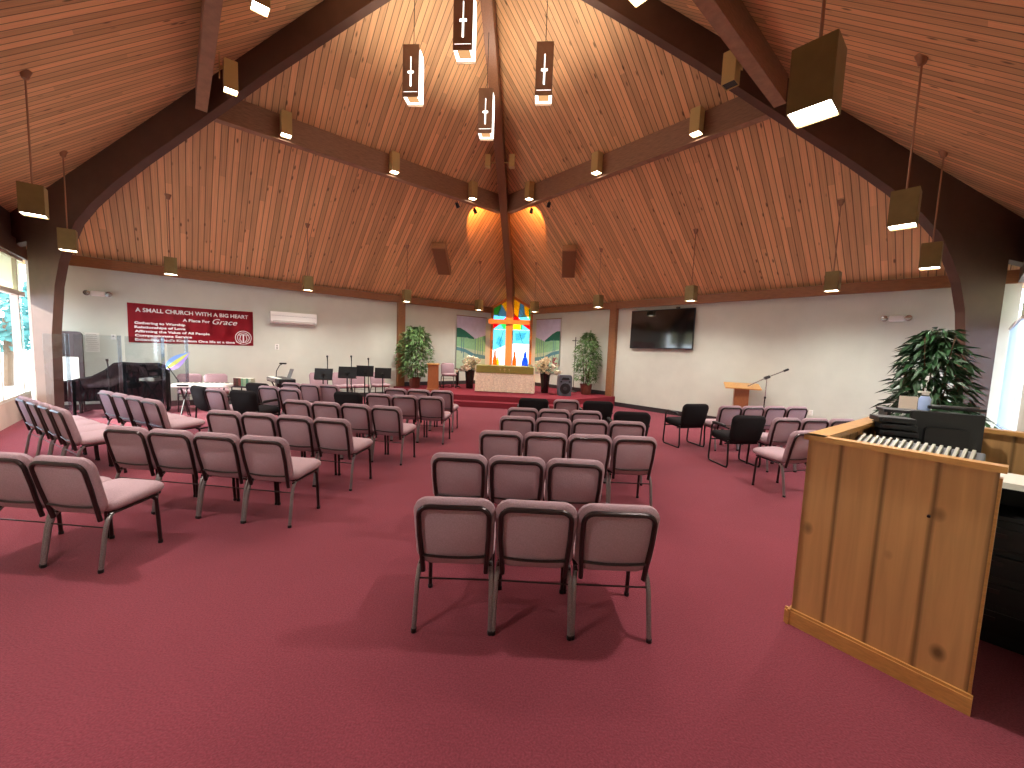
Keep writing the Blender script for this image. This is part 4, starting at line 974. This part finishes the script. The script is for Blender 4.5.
# ================= MUSIC CORNER =================
def ray(px, py, dist):
    d = (FW + (px-512)/FPX*RT - (py-384)/FPX*UP); return CAM + d*dist
def musicstand(px, py, dist, w_, lb, tilt=0.25):
    p = ray(px, py, dist); t = thing('music_stand', lb, 'music stand', (p.x, p.y, 0), 0.15, 'black music stands before the wall chairs'); zc = p.z
    bm = B(); box(bm, (0, 0, 0), (w_, 0.012, w_*0.64), 0.003); bm.transform(Matrix.Translation((0, 0, zc)) @ Matrix.Rotation(-tilt, 4, 'X')); dk = link('desk', bm, M['blackplastic'], t)
    bm = B(); box(bm, (0, 0.03, -w_*0.31), (w_, 0.06, 0.012)); bm.transform(Matrix.Translation((0, 0, zc)) @ Matrix.Rotation(-tilt, 4, 'X')); link('lip', bm, M['blackplastic'], dk)
    bm = B(); tube(bm, [(0, -0.02, 0.12), (0, -0.02, zc)], 0.014, 8); link('pole', bm, M['black'], t)
    bm = B(); tube(bm, [(0, -0.02, zc), (0, -0.035, zc-0.03)], 0.03, 10); link('clamp', bm, M['black'], t)
    for k in range(3):
        a = k*2*PI/3+0.4; bm = B(); tube(bm, [(0, -0.02, 0.20), (0.16*math.cos(a), -0.02+0.16*math.sin(a), 0.09), (0.26*math.cos(a), -0.02+0.26*math.sin(a), 0.01)], 0.009, 6); link('leg', bm, M['black'], t)
musicstand(323.5, 374, 8.75, 0.395, 'black music stand farthest from the oak post, in a row of four')
musicstand(347.5, 372.3, 8.9, 0.405, 'black music stand second farthest from the oak post, tilted desk')
musicstand(365, 371, 9.3, 0.40, 'black music stand whose desk overlaps the one beside it, second nearest the oak post', 0.15)
musicstand(383, 373, 9.4, 0.385, 'black music stand standing nearest the oak post', 0.2)
def micstand(px, pytop, dist, lb, boom=None, floor=0):
    p = ray(px, pytop, dist); t = thing('microphone_stand', lb, 'microphone stand', (p.x, p.y, floor), 0, 'microphone stands'); zt = p.z-floor
    bm = B(); lathe(bm, [(0.12, 0), (0.12, 0.015), (0.02, 0.03)], n=18); link('base', bm, M['black'], t)
    bm = B(); tube(bm, [(0, 0, 0.02), (0, 0, zt-0.12)], 0.010, 8); link('pole', bm, M['black'], t)
    bm = B(); tube(bm, [(0, 0, zt-0.13), (0, -0.01, zt-0.03)], 0.011, 8, r2=0.014); tube(bm, [(0, -0.01, zt-0.04), (0, -0.013, zt)], 0.021, 10); link('microphone', bm, M['blackplastic'], t, True)
micstand(327.5, 355.5, 9.3, 'microphone on a thin pole above the music stand farthest from the oak post')
micstand(351.5, 355.5, 9.5, 'microphone on a thin pole between the second and third music stands')
micstand(368.5, 358, 9.9, 'microphone on a thin pole behind the third music stand')

# draped piano
pn_ = thing('draped_piano', 'long piano covered with a black cloth beside the banner wall', 'piano', (0, 0, 0))
A0 = Vector((-8.02, 0.30, 0)); B0 = Vector((-6.62, 1.30, 0)); dv = (B0-A0); Lp = dv.length; dv.normalize(); nv = Vector((-dv.y, dv.x, 0))
prof = [(-0.20, 0.68), (0.05, 0.74), (0.28, 0.80), (0.48, 0.93), (0.62, 1.08), (0.9, 1.06), (1.25, 1.065), (1.42, 0.98)]
bm = B(); rows_ = []
NU = 70
for i in range(NU+1):
    u = -0.20 + 1.62*i/NU
    z = next((prof[j][1]+(prof[j+1][1]-prof[j][1])*(u-prof[j][0])/(prof[j+1][0]-prof[j][0]) for j in range(len(prof)-1) if prof[j][0] <= u <= prof[j+1][0]), 0.98)
    bot = 0.30 if u < 0.6 else max(0.02, 0.30-(u-0.6)*1.2)
    fo = 0.018*math.sin(u*31)+0.012*math.sin(u*53+1)
    r_ = []
    for q in (0, .25, .5, .75, 1): r_.append(A0+dv*u+nv*(-0.02-fo*(1-q)-0.05*(1-q))+Vector((0, 0, bot+(z-0.03-bot)*q)))
    r_.append(A0+dv*u+nv*0.02+Vector((0, 0, z))); r_.append(A0+dv*u+nv*0.25+Vector((0, 0, z+0.005*math.sin(u*17)))); r_.append(A0+dv*u+nv*0.46+Vector((0, 0, z)))
    for q in (.1, .5, 1): r_.append(A0+dv*u+nv*(0.50+fo*q)+Vector((0, 0, z-0.03-(z-0.03-bot)*q)))
    rows_.append([bm.verts.new(v) for v in r_])
for i in range(NU):
    for j in range(len(rows_[0])-1): bm.faces.new((rows_[i][j], rows_[i+1][j], rows_[i+1][j+1], rows_[i][j+1]))
bm.faces.new(rows_[0]); bm.faces.new(rows_[-1][::-1])
link('black_cover', bm, M['blackcloth'], pn_, True)
for u, v in ((0.0, 0.08), (0.0, 0.4), (1.3, 0.08), (1.3, 0.4)):
    bm = B(); c = A0+dv*u+nv*v; lathe(bm, [(0.03, 0), (0.03, 0.04), (0.025, 0.05), (0.045, 0.5)], (c.x, c.y, 0), 12); link('leg', bm, M['black'], pn_, True)
# microphones over the piano
micstand(107.5, 359, 7.8, 'microphone standing upright in front of the draped piano')
bmst = thing('microphone_boom', 'microphone on a slanted boom behind the low end of the draped piano', 'microphone stand'); p = ray(85, 364, 9.6); q = ray(93, 372, 9.6)
bm = B(); tube(bm, [(q.x, q.y, 0.02), (q.x, q.y, q.z), (p.x, p.y, p.z)], 0.011, 8); lathe(bm, [(0.12, 0), (0.12, 0.02), (0.02, 0.03)], (q.x, q.y, 0)); link('boom_pole', bm, M['black'], bmst)
bm = B(); tube(bm, [(p.x, p.y, p.z), (p.x-0.03, p.y, p.z+0.03)], 0.028, 10); link('microphone', bm, M['blackplastic'], bmst)
# clear shields
SH = [(44, 425), (74, 422), (125, 418), (167, 414), (190, 411)]
pts = [at(x, y, 0) for x, y in SH]
wn_ = ['standing farthest along beside the wooden column', 'in front of the low end of the piano', 'in front of the high end of the piano', 'beside the colourful leaf fan']
for k in range(4):
    a, b = pts[k], pts[k+1]; d = (b-a); Ln = d.length; d.normalize(); n = Vector((-d.y, d.x, 0))
    t = thing('acrylic_shield', 'clear acrylic shield panel %s' % wn_[k], 'shield panel', (0, 0, 0), 0, 'clear acrylic shields before the piano')
    bm = B(); prism(bm, [(0.05, 0.02), (Ln-0.0, 0.02), (Ln-0.0, 1.63), (0.05, 1.63)], 0.006, M4(a, d, n)); link('clear_panel', bm, M['acrylic'], t)
    bm = B(); box(bm, (Ln-0.03, 0, 0.82), (0.055, 0.03, 1.64), 0.004); bm.transform(M4(a, d, n)); link('edge_post', bm, M['acrylicpost'], t)
    bm = B(); box(bm, (Ln-0.03, 0, 0.012), (0.06, 0.3, 0.024)); bm.transform(M4(a, d, n)); link('foot', bm, M['acrylic'], t)
# folding screen/dark framed board behind the column
t = thing('framed_board', 'dark framed board with rounded top standing beside the wooden column', 'board', (-8.52, 0.66, 0), math.radians(25))
bm = B(); prism(bm, rrect(0.46, 1.14, 0.08, 5, 0, 1.12), 0.03, M4((0, 0, 0), (1, 0, 0), (0, 1, 0))); link('board_frame', bm, M['frame'], t)
bm = B(); prism(bm, [(-0.14, 0.66), (0.16, 0.66), (0.16, 1.16), (-0.14, 1.16)], 0.006, M4((0, -0.008, 0), (1, 0, 0), (0, 1, 0))); link('white_sheet', bm, M['paper'], t)
for s in (-1, 1):
    bm = B(); tube(bm, [(s*0.20, 0.015, 0.6), (s*0.20, 0.015, 0.0)], 0.015, 8); link('leg', bm, M['black'], t)
    bm = B(); box(bm, (s*0.20, 0.015, 0.012), (0.04, 0.4, 0.02)); link('foot', bm, M['black'], t)
# colourful leaf shaped fan on a stick
t = thing('leaf_fan', 'rainbow coloured leaf shaped fan on a dark stick beside the keyboard', 'fan')
D_ = 8.2; P0, P1 = ray(166, 369, D_), ray(190, 352, D_)
ax = (P1-P0); La = ax.length; ax.normalize(); sd_ = ax.cross(Vector((0.3, -1, 0)).normalized()).normalized()
def leafshape(a0, a1, s0, s1, m, name, off):
    bm = B(); n = 12; top = []; bot = []
    for i in range(n+1):
        q = i/n; wv = math.sin(PI*q**0.7)*0.12
        top.append(P0+ax*La*q+sd_*wv*s0+Vector((0, -off, 0))); bot.append(P0+ax*La*q+sd_*wv*s1+Vector((0, -off, 0)))
    for i in range(n):
        try: bm.faces.new([bm.verts.new(v) for v in (top[i], top[i+1], bot[i+1], bot[i])])
        except Exception: pass
    bmesh.ops.remove_doubles(bm, verts=bm.verts[:], dist=1e-5); bmesh.ops.solidify(bm, geom=bm.faces[:], thickness=0.004); link(name, bm, m, t)
leafshape(0, 1, 1, 0.33, mat('violet_cloth', srgb(178, 150, 232), 0.5), 'violet_band', 0.0)
leafshape(0, 1, 0.33, -0.3, mat('yellow_green_cloth', srgb(206, 214, 96), 0.5), 'yellow_band', 0.001)
leafshape(0, 1, -0.3, -1, mat('blue_cloth', srgb(120, 160, 230), 0.5), 'blue_band', 0.002)
bm = B(); a1, a2 = ray(167.5, 366, D_), ray(178.5, 381, D_); tube(bm, [a1, a2, (a2.x+0.1, a2.y+0.1, 0.0)], 0.011, 8); link('stick', bm, M['black'], t)

# white keyboard on a stand
k0, k1 = at(174, 385.5, 0.86), at(232, 384.5, 0.86)
k0 = ray(174.5, 386, 7.9); k1 = ray(231, 384.5, 8.2)
mid = (k0+k1)/2; dk_ = (k1-k0); Lk = Vector((dk_.x, dk_.y, 0)).length; ang = math.atan2(dk_.y, dk_.x); zk = mid.z
kb = thing('white_keyboard', 'white electronic keyboard facing the wall chairs behind the black armchairs', 'keyboard', (mid.x, mid.y, 0), ang)
bm = B(); box(bm, (0, 0, zk), (Lk, 0.30, 0.065), 0.012); link('keyboard_body', bm, M['white'], kb)
bm = B(); box(bm, (0.0, 0.07, zk+0.036), (Lk*0.92, 0.13, 0.012)); link('white_keys', bm, M['paper'], kb)
bm = B()
for i in range(34):
    if i % 7 in (0, 1, 3, 4, 5): box(bm, (-Lk*0.44+i*Lk*0.0265, 0.09, zk+0.046), (Lk*0.011, 0.085, 0.012))
tag(link('black_keys', bm, M['blackplastic'], kb), kind=None)
bm = B(); box(bm, (-Lk*0.30, -0.152, zk+0.01), (Lk*0.2, 0.004, 0.035)); link('dark_badge', bm, M['black'], kb)
for s in (-1, 1):
    bm = B(); tube(bm, [(s*Lk*0.33, -0.14, zk-0.05), (s*Lk*0.33, 0.22, 0.02)], 0.014, 8); tube(bm, [(s*Lk*0.33, 0.14, zk-0.05), (s*Lk*0.33, -0.22, 0.02)], 0.014, 8); link('stand_leg', bm, M['black'], kb)
# small dark table with books
pb = ray(245.5, 385.5, 8.8)
t = thing('side_table', 'small dark side table carrying books by the armchairs', 'table', (pb.x, pb.y, 0)); zb = pb.z
bm = B(); box(bm, (0, 0, zb-0.02), (0.52, 0.34, 0.03), 0.004); link('table_top', bm, M['frame'], t)
for sx in (-1, 1):
    for sy in (-1, 1):
        bm = B(); tube(bm, [(sx*0.21, sy*0.14, 0), (sx*0.21, sy*0.14, zb-0.03)], 0.013, 8); link('leg', bm, M['black'], t)
bkc = [srgb(96, 50, 44), srgb(84, 56, 40), srgb(130, 64, 52), srgb(120, 156, 118), srgb(160, 180, 140), srgb(92, 132, 100), srgb(190, 196, 170)]
x = -0.21
for i, c in enumerate(bkc):
    w_ = 0.060; t = thing('book', ['dark maroon book at the end of the side table', 'brown book second on the side table', 'rust red book third on the side table', 'grey green book in the middle of the side table', 'pale green book on the side table', 'moss green book on the side table', 'cream book at the far end of the side table'][i], 'book', (pb.x+x, pb.y, zb-0.005), 0, 'books on the side table')
    bm = B(); box(bm, (0, 0, 0.085), (w_-0.006, 0.13, 0.17), 0.003); link('cover', bm, mat('book_cloth_%s' % 'abcdefg'[i], c, 0.7), t)
    bm = B(); box(bm, (0, 0.004, 0.0865), (w_-0.016, 0.13, 0.171)); link('pages', bm, M['paper'], t); x += w_
# stage keyboard with gooseneck lamp
pd = ray(281, 380, 8.9)
sk = thing('stage_keyboard', 'black stage keyboard with silver edge on a stand behind the chairs', 'keyboard', (pd.x, pd.y, 0), math.radians(-38)); zk = pd.z
bm = B(); box(bm, (0, 0, zk), (0.86, 0.34, 0.10), 0.02); link('keyboard_body', bm, M['blackplastic'], sk)
bm = B(); box(bm, (-0.06, -0.11, zk+0.053), (0.66, 0.09, 0.01)); link('white_keys', bm, M['paper'], sk)
bm = B(); box(bm, (-0.1, -0.174, zk+0.01), (0.60, 0.008, 0.06)); link('silver_edge', bm, M['steel'], sk)
bm = B(); box(bm, (0, 0, zk-0.10), (0.16, 0.20, 0.12), 0.02); link('stand_head', bm, M['black'], sk)
for s in (-1, 1):
    bm = B(); tube(bm, [(s*0.2, -0.13, zk-0.05), (s*0.2, 0.2, 0.02)], 0.014, 8); tube(bm, [(s*0.2, 0.13, zk-0.05), (s*0.2, -0.2, 0.02)], 0.014, 8); link('stand_leg', bm, M['black'], sk)
bm = B(); box(bm, (0, 0, 0), (0.22, 0.01, 0.24), 0.004); bm.transform(Matrix.Translation((0.22, 0.12, zk+0.15)) @ Matrix.Rotation(-0.35, 4, 'X')); link('music_rest', bm, mat('grey_panel', srgb(120, 116, 114), 0.5), sk)
p0, p1, p2, p3 = ray(276, 379, 8.9), ray(276.5, 371, 8.95), ray(279.5, 365.5, 8.95), ray(283, 363.5, 8.9)
t = thing('gooseneck_lamp', 'black gooseneck lamp rising from the stage keyboard', 'lamp', (0, 0, 0))
bm = B(); tube(bm, [p0, p1, p2, p3], 0.009, 8); link('gooseneck', bm, M['black'], t, True)
bm = B(); box(bm, p3, (0.14, 0.06, 0.035), 0.01, rz=0.3); link('lamp_head', bm, M['black'], t)
bm = B(); lathe(bm, [(0.05, 0), (0.05, 0.015), (0.01, 0.03)], p0-Vector((0, 0, 0.0))); link('base', bm, M['black'], t)

# ================= LECTERN STAND BY THE TELEVISION WALL =================
q = ray(742, 386, 9.3)
lc = thing('lectern', 'brown wooden lectern with a slanted top before the bare cream wall', 'lectern', (q.x, q.y, 0), math.radians(-18)); zl = q.z
bm = B(); box(bm, (0, 0, 0), (0.74, 0.46, 0.03), 0.006); bm.transform(Matrix.Translation((0, 0, zl)) @ Matrix.Rotation(0.22, 4, 'X')); link('slanted_top', bm, M['oak'], lc)
bm = B(); box(bm, (0, 0.03, (zl)/2), (0.30, 0.20, zl-0.06), 0.006); link('column', bm, M['lectwood'], lc)
bm = B(); box(bm, (0, 0.03, 0.03), (0.5, 0.42, 0.06), 0.01); link('base', bm, M['lectwood'], lc)
t = thing('microphone_boom', 'silver boom arm with microphone reaching over the wooden lectern', 'microphone stand')
a, b_, c_ = ray(748, 386, 8.6), ray(767, 377.5, 8.6), ray(784, 371, 8.6); base = ray(763.5, 398, 8.6)
bm = B(); tube(bm, [a, b_, c_], 0.012, 8); link('boom_arm', bm, M['steel'], t)
bm = B(); tube(bm, [b_-Vector((.05, 0, .02)), b_+Vector((.05, 0, .02))], 0.035, 10); link('clutch', bm, M['black'], t)
bm = B(); tube(bm, [c_, c_+(c_-b_).normalized()*0.10], 0.024, 10); link('microphone', bm, M['blackplastic'], t)
bm = B(); tube(bm, [b_, (b_.x, b_.y, 0.03)], 0.010, 8); lathe(bm, [(0.13, 0), (0.13, 0.02), (0.02, 0.03)], (b_.x, b_.y, 0)); link('stand_pole', bm, M['steel'], t)
micstand(764.8, 396.5, 8.2, 'short black microphone stand below the lectern boom arm')

# ================= SOUND BOOTH =================
A = Vector((2.905, -4.26, 0)); u = Vector((0.755, 0.655, 0)); u.normalize(); v = Vector((0.640, -0.768, 0)).normalized()
bo = thing('sound_booth', 'waist high wooden sound booth with wide vertical boards', 'booth')
HB = 1.20; LV = 0.73; LU = 1.70
def bpanel(name, o, d, Ln, z0, z1, th, m, inward, uv=True, par=bo):
    bm = B(); n = inward; prism(bm, [(0, z0), (Ln, z0), (Ln, z1), (0, z1)], th, M4(o, d, n)); ob = link(name, bm, m, par)
    if uv: uvmap(ob, lambda c: ((Vector((c.x, c.y, 0))-o).dot(d)+0.03, c.z))
    return ob
bpanel('front_panel', A, v, LV, 0.0, HB-0.02, 0.03, M['booth'], u)
bpanel('side_panel', A, u, LU, 0.0, HB-0.02, 0.03, M['booth'], v)
bpanel('back_panel', A+u*LU, v, LV+0.12, 0.0, HB-0.02, 0.03, M['booth'], -u)
bm = B()
prism(bm, [(-0.02, HB-0.02), (LV+0.02, HB-0.02), (LV+0.02, HB+0.01), (-0.02, HB+0.01)], 0.075, M4(A-u*0.02, v, u)); link('top_rail', bm, M['oak'], bo)
bm = B(); prism(bm, [(-0.02, HB-0.02), (LU+0.02, HB-0.02), (LU+0.02, HB+0.01), (-0.02, HB+0.01)], 0.10, M4(A-v*0.02, u, v)); link('top_rail', bm, M['oak'], bo)
bm = B(); prism(bm, [(-0.02, HB-0.02), (LV+0.14, HB-0.02), (LV+0.14, HB+0.01), (-0.02, HB+0.01)], 0.10, M4(A+u*(LU+0.02), v, -u)); link('top_rail', bm, M['oak'], bo)
for o, d, Ln, n in ((A-u*0.018, v, LV+0.018, -u), (A-v*0.018, u, LU, -v)):
    bm = B(); prism(bm, [(-0.03, 0), (Ln, 0), (Ln, 0.085), (-0.03, 0.085)], 0.018, M4(o+n*-0.018, d, n)); prism(bm, [(-0.03, 0.085), (Ln, 0.085), (Ln, 0.10), (-0.03, 0.10)], 0.012, M4(o+n*-0.018, d, n)); link('base_molding', bm, M['oak'], bo)
bm = B(); box(bm, (0, 0, 0), (0.02, 0.05, HB-0.1)); bm.transform(M4(A+v*(LV-0.0)+u*0.03+Vector((0, 0, HB/2)), v, u)); link('end_strip', bm, M['oak'], bo)
bpanel('counter', A+u*0.06+v*0.04, u, LU-0.12, 0.86, 0.89, LV-0.06, M['frame'], v, False)
bm = B(); tube(bm, [A+v*0.53-u*0.003+Vector((0, 0, 0.90)), A+v*0.53-u*0.018+Vector((0, 0, 0.90))], 0.007, 10); link('round_knot', bm, M['frame'], bo)
def bl(du, dv_, z): return A+u*du+v*dv_+Vector((0, 0, z))
fB = lambda du, dv_, z: M4(bl(du, dv_, z), u, v)
# mixing desk with rows of faders
mx = thing('mixing_desk', 'grey mixing desk with rows of faders inside the booth', 'mixing desk')
fm = fB(0.50, 0.36, 0.995) @ Matrix.Rotation(-0.22, 4, 'Y')
bm = B(); box(bm, (0, 0, 0.05), (0.58, 0.58, 0.09), 0.01); bm.transform(fm); link('desk_body', bm, mat('grey_mixer', srgb(86, 88, 92), 0.5), mx)
bm = B(); box(bm, (0, 0, 0.97), (0.40, 0.5, 0.15), 0.005); bm.transform(fB(0.46, 0.36, 0)); link('riser', bm, M['blackplastic'], mx)
for i in range(16):
    bm = B(); box(bm, (0.10, -0.25+i*0.033, 0.102), (0.34, 0.016, 0.022), 0.003); bm.transform(fm); link('fader_strip', bm, mat('pale_fader', srgb(168, 166, 150), 0.5) if i == 0 else bpy.data.materials['pale_fader'], mx)
for j in range(3):
    bm = B()
    for i in range(16): lathe(bm, [(0.008, 0), (0.007, 0.014)], (-0.24+j*0.05, -0.25+i*0.033, 0.093), 8)
    bm.transform(fm); link('knob_row', bm, M['frame'], mx)
# monitor with its dark back to the viewer
mo = thing('computer_monitor', 'black monitor standing on the booth counter, back to the camera', 'monitor')
ma = ray(912, 410.5, 2.90); mb = ray(986, 418, 2.72); md = (mb-ma); Lm = Vector((md.x, md.y, 0)).length; me_ = Vector((md.x, md.y, 0)).normalized(); mn = Vector((-me_.y, me_.x, 0))
if mn.y < 0: mn = -mn
ztop = ma.z
bm = B(); prism(bm, rrect(Lm, 0.33, 0.012, 3, Lm/2, ztop-0.165), 0.035, M4((ma.x, ma.y, 0), me_, mn)); link('monitor_shell', bm, M['blackplastic'], mo)
bm = B(); prism(bm, rrect(Lm*0.6, 0.22, 0.02, 3, Lm/2, ztop-0.22), 0.03, M4(Vector((ma.x, ma.y, 0))-mn*0.028, me_, mn)); link('rear_bulge', bm, M['black'], mo)
c = Vector((ma.x, ma.y, 0))+me_*Lm/2
bm = B(); tube(bm, [c+mn*0.02+Vector((0, 0, 0.90)), c+mn*0.02+Vector((0, 0, ztop-0.2))], 0.022, 10); link('stand_neck', bm, M['black'], mo)
bm = B(); box(bm, (0, 0, 0), (0.24, 0.18, 0.015), 0.004); bm.transform(M4(c+Vector((0, 0, 0.90)), me_, mn)); link('stand_foot', bm, M['black'], mo)
# stacked rack units to the side of the monitor
for k in range(4):
    p = ray(892, 419+k*6.5, 2.92)
    t = thing('rack_unit', 'flat black audio unit, %s of the slanting stack beside the monitor' % ['topmost', 'second', 'third', 'lowest'][k], 'audio unit', (p.x+0.012*k, p.y, p.z), math.atan2(me_.y, me_.x)-0.08*k+0.1, 'stacked black audio units')
    bm = B(); box(bm, (0, 0, 0), (0.21, 0.17, 0.037), 0.006); link('case', bm, M['blackplastic'], t)
    bm = B(); box(bm, (-0.06, -0.088, 0.0), (0.05, 0.006, 0.014)); link('front_plate', bm, M['frame'], t)
    for s in (-0.07, 0.07):
        bm = B(); box(bm, (s, 0, -0.022), (0.02, 0.14, 0.009)); link('foot', bm, M['black'], t)
p = ray(892, 448, 2.92); t = thing('equipment_box', 'dark equipment case under the stacked audio units', 'case', (p.x, p.y, 0.89), math.atan2(me_.y, me_.x)); hh = ray(892, 445, 2.92).z-0.89
bm = B(); box(bm, (0, 0.04, hh/2), (0.26, 0.2, max(0.03, hh)), 0.006); link('case', bm, M['frame'], t)
for k in range(3):
    bm = B(); lathe(bm, [(0.012, 0), (0.010, 0.02)], (-0.08+k*0.07, 0.02, max(.03, hh)), 10); link('knob', bm, M['blackplastic'], t)
# bottle
p = ray(923.5, 410, 2.98)
t = thing('spray_bottle', 'small white and blue plastic bottle standing on the booth monitor shelf', 'bottle', (p.x, p.y, p.z-0.0))
bm = B(); lathe(bm, [(0.032, 0), (0.034, 0.01), (0.034, 0.085), (0.024, 0.105), (0.016, 0.112)], n=18); link('bottle_body', bm, mat('pale_blue_plastic', srgb(176, 200, 244), 0.35), t, True)
bm = B(); lathe(bm, [(0.020, 0.112), (0.020, 0.13), (0.026, 0.132), (0.026, 0.142)], n=16); box(bm, (-0.02, 0, 0.137), (0.06, 0.015, 0.012)); link('cap', bm, M['paper'], t)
bm = B(); lathe(bm, [(0.0175, 0.106), (0.022, 0.107), (0.022, 0.114), (0.0175, 0.115)], n=16); link('neck_ring', bm, M['black'], t)
# shelf the bottle stands on
t = thing('monitor_shelf', 'thin black shelf behind the monitor carrying the bottle', 'shelf', (0, 0, 0))
bm = B(); prism(bm, [(-0.14, ztop-0.03), (Lm*0.9, ztop-0.03), (Lm*0.9, ztop-0.01), (-0.14, ztop-0.01)], 0.20, M4(Vector((ma.x, ma.y, 0))+mn*0.05, me_, mn)); link('shelf_board', bm, M['blackplastic'], t)
for s in (-0.12, Lm*0.86):
    bm = B(); prism(bm, [(s, 0.89), (s+0.02, 0.89), (s+0.02, ztop-0.03), (s, ztop-0.03)], 0.2, M4(Vector((ma.x, ma.y, 0))+mn*0.05, me_, mn)); link('bracket', bm, M['black'], t)
t = thing('flat_device', 'flat black device lying on the shelf behind the monitor', 'device', tuple(ray(952, 408, 2.92)), math.atan2(me_.y, me_.x))
bm = B(); box(bm, (0, 0, 0), (0.30, 0.16, 0.022), 0.006); link('case', bm, M['blackplastic'], t)
bm = B(); box(bm, (0.02, -0.02, 0.013), (0.2, 0.08, 0.004)); link('grey_panel', bm, M['frame'], t)
t = thing('paper_sheet', 'white paper sheet standing behind the bottle in the booth', 'paper', (0, 0, 0)); pc = ray(908, 403, 3.45)
bm = B(); prism(bm, [(-0.06, -0.06), (0.06, -0.06), (0.06, 0.06), (-0.06, 0.06)], 0.003, M4(pc, me_, mn)); link('sheet', bm, M['paper'], t)
for nmb, lb, cols, a_, wdt, off in (('cable', 'tangle of dark cables on the booth counter beyond the monitor', M['black'], bl(1.35, 0.5, 0.91), 0.25, 0), ('cable', 'bundle of blue and black cables under the stacked audio units', mat('blue_cable', srgb(40, 60, 130), 0.5), bl(0.85, 0.16, 0.91), 0.12, 1)):
    bm = B()
    for k in range(7):
        ph = random.uniform(0, 6); pts = [a_+u*(wdt*math.cos(ph+q*0.6))+v*(wdt*0.8*math.sin(ph+q*0.7))+Vector((0, 0, 0.03*(1+math.sin(q+k)))) for q in range(14)]
        tube(bm, pts, 0.006, 5)
    tag(link(nmb, bm, cols, None, True), lb, 'cable')
# white open cabinet and dark rack at the open end of the booth
cbx = bl(0.60, 0.98, 0)
wc = thing('white_cabinet', 'white open fronted cabinet beside the open end of the booth', 'cabinet', (4.07, -4.10, 0), math.radians(-42))
bm = B(); box(bm, (0.13, 0, 0.97), (0.34, 0.36, 0.035)); link('cabinet_top', bm, M['whitepaint'], wc)
for sx in (-0.02, 0.28):
    bm = B(); box(bm, (sx, 0, 0.87), (0.035, 0.36, 0.17)); link('side_panel', bm, M['whitepaint'], wc)
bm = B(); box(bm, (0.13, 0.17, 0.87), (0.28, 0.01, 0.17)); link('back_panel', bm, M['blackplastic'], wc)
bm = B(); box(bm, (0.13, 0, 0.775), (0.34, 0.36, 0.02)); link('shelf', bm, M['blackplastic'], wc)
bm = B(); lathe(bm, [(0.008, 0), (0.012, 0.012), (0.004, 0.02)], (0, 0, 0), 10); bm.transform(Matrix.Translation((-0.02, -0.182, 0.90)) @ Matrix.Rotation(PI/2, 4, 'X')); link('knob', bm, M['steel'], wc)
rk = thing('equipment_rack', 'black equipment rack standing in the dark open end of the booth', 'rack', (4.07, -4.10, 0), math.radians(-42))
bm = B(); box(bm, (0.10, 0.0, 0.38), (0.38, 0.34, 0.76), 0.005); link('rack_body', bm, M['blackplastic'], rk)
for k in range(4):
    bm = B(); box(bm, (0.10, -0.176, 0.14+k*0.17), (0.34, 0.012, 0.13), 0.003); fp = link('rack_panel', bm, M['black'], rk)
    bm = B(); box(bm, (0.06, -0.184, 0.16+k*0.17), (0.09, 0.006, 0.025)); link('dark_label', bm, M['frame'], fp)

p = Vector((-0.115, 1.42, 0)); dd = FW + (491-512)/FPX*RT - (30-384)/FPX*UP; tt = (-0.115-CAM.x)/dd.x; p = CAM+dd*((1.9+6.7327)/dd.y)
t = thing('round_bracket', 'small pale round bracket under the ridge arch near the lanterns', 'bracket', (p.x, p.y, p.z))
bm = B(); tube(bm, [(0, 0.02, 0), (0, -0.01, 0)], 0.075, 20); link('round_plate', bm, M['whitepaint'], t, True)
bm = B(); tube(bm, [(0, 0, 0.05), (0, 0, 0.28)], 0.012, 8); link('stem', bm, M['black'], t)
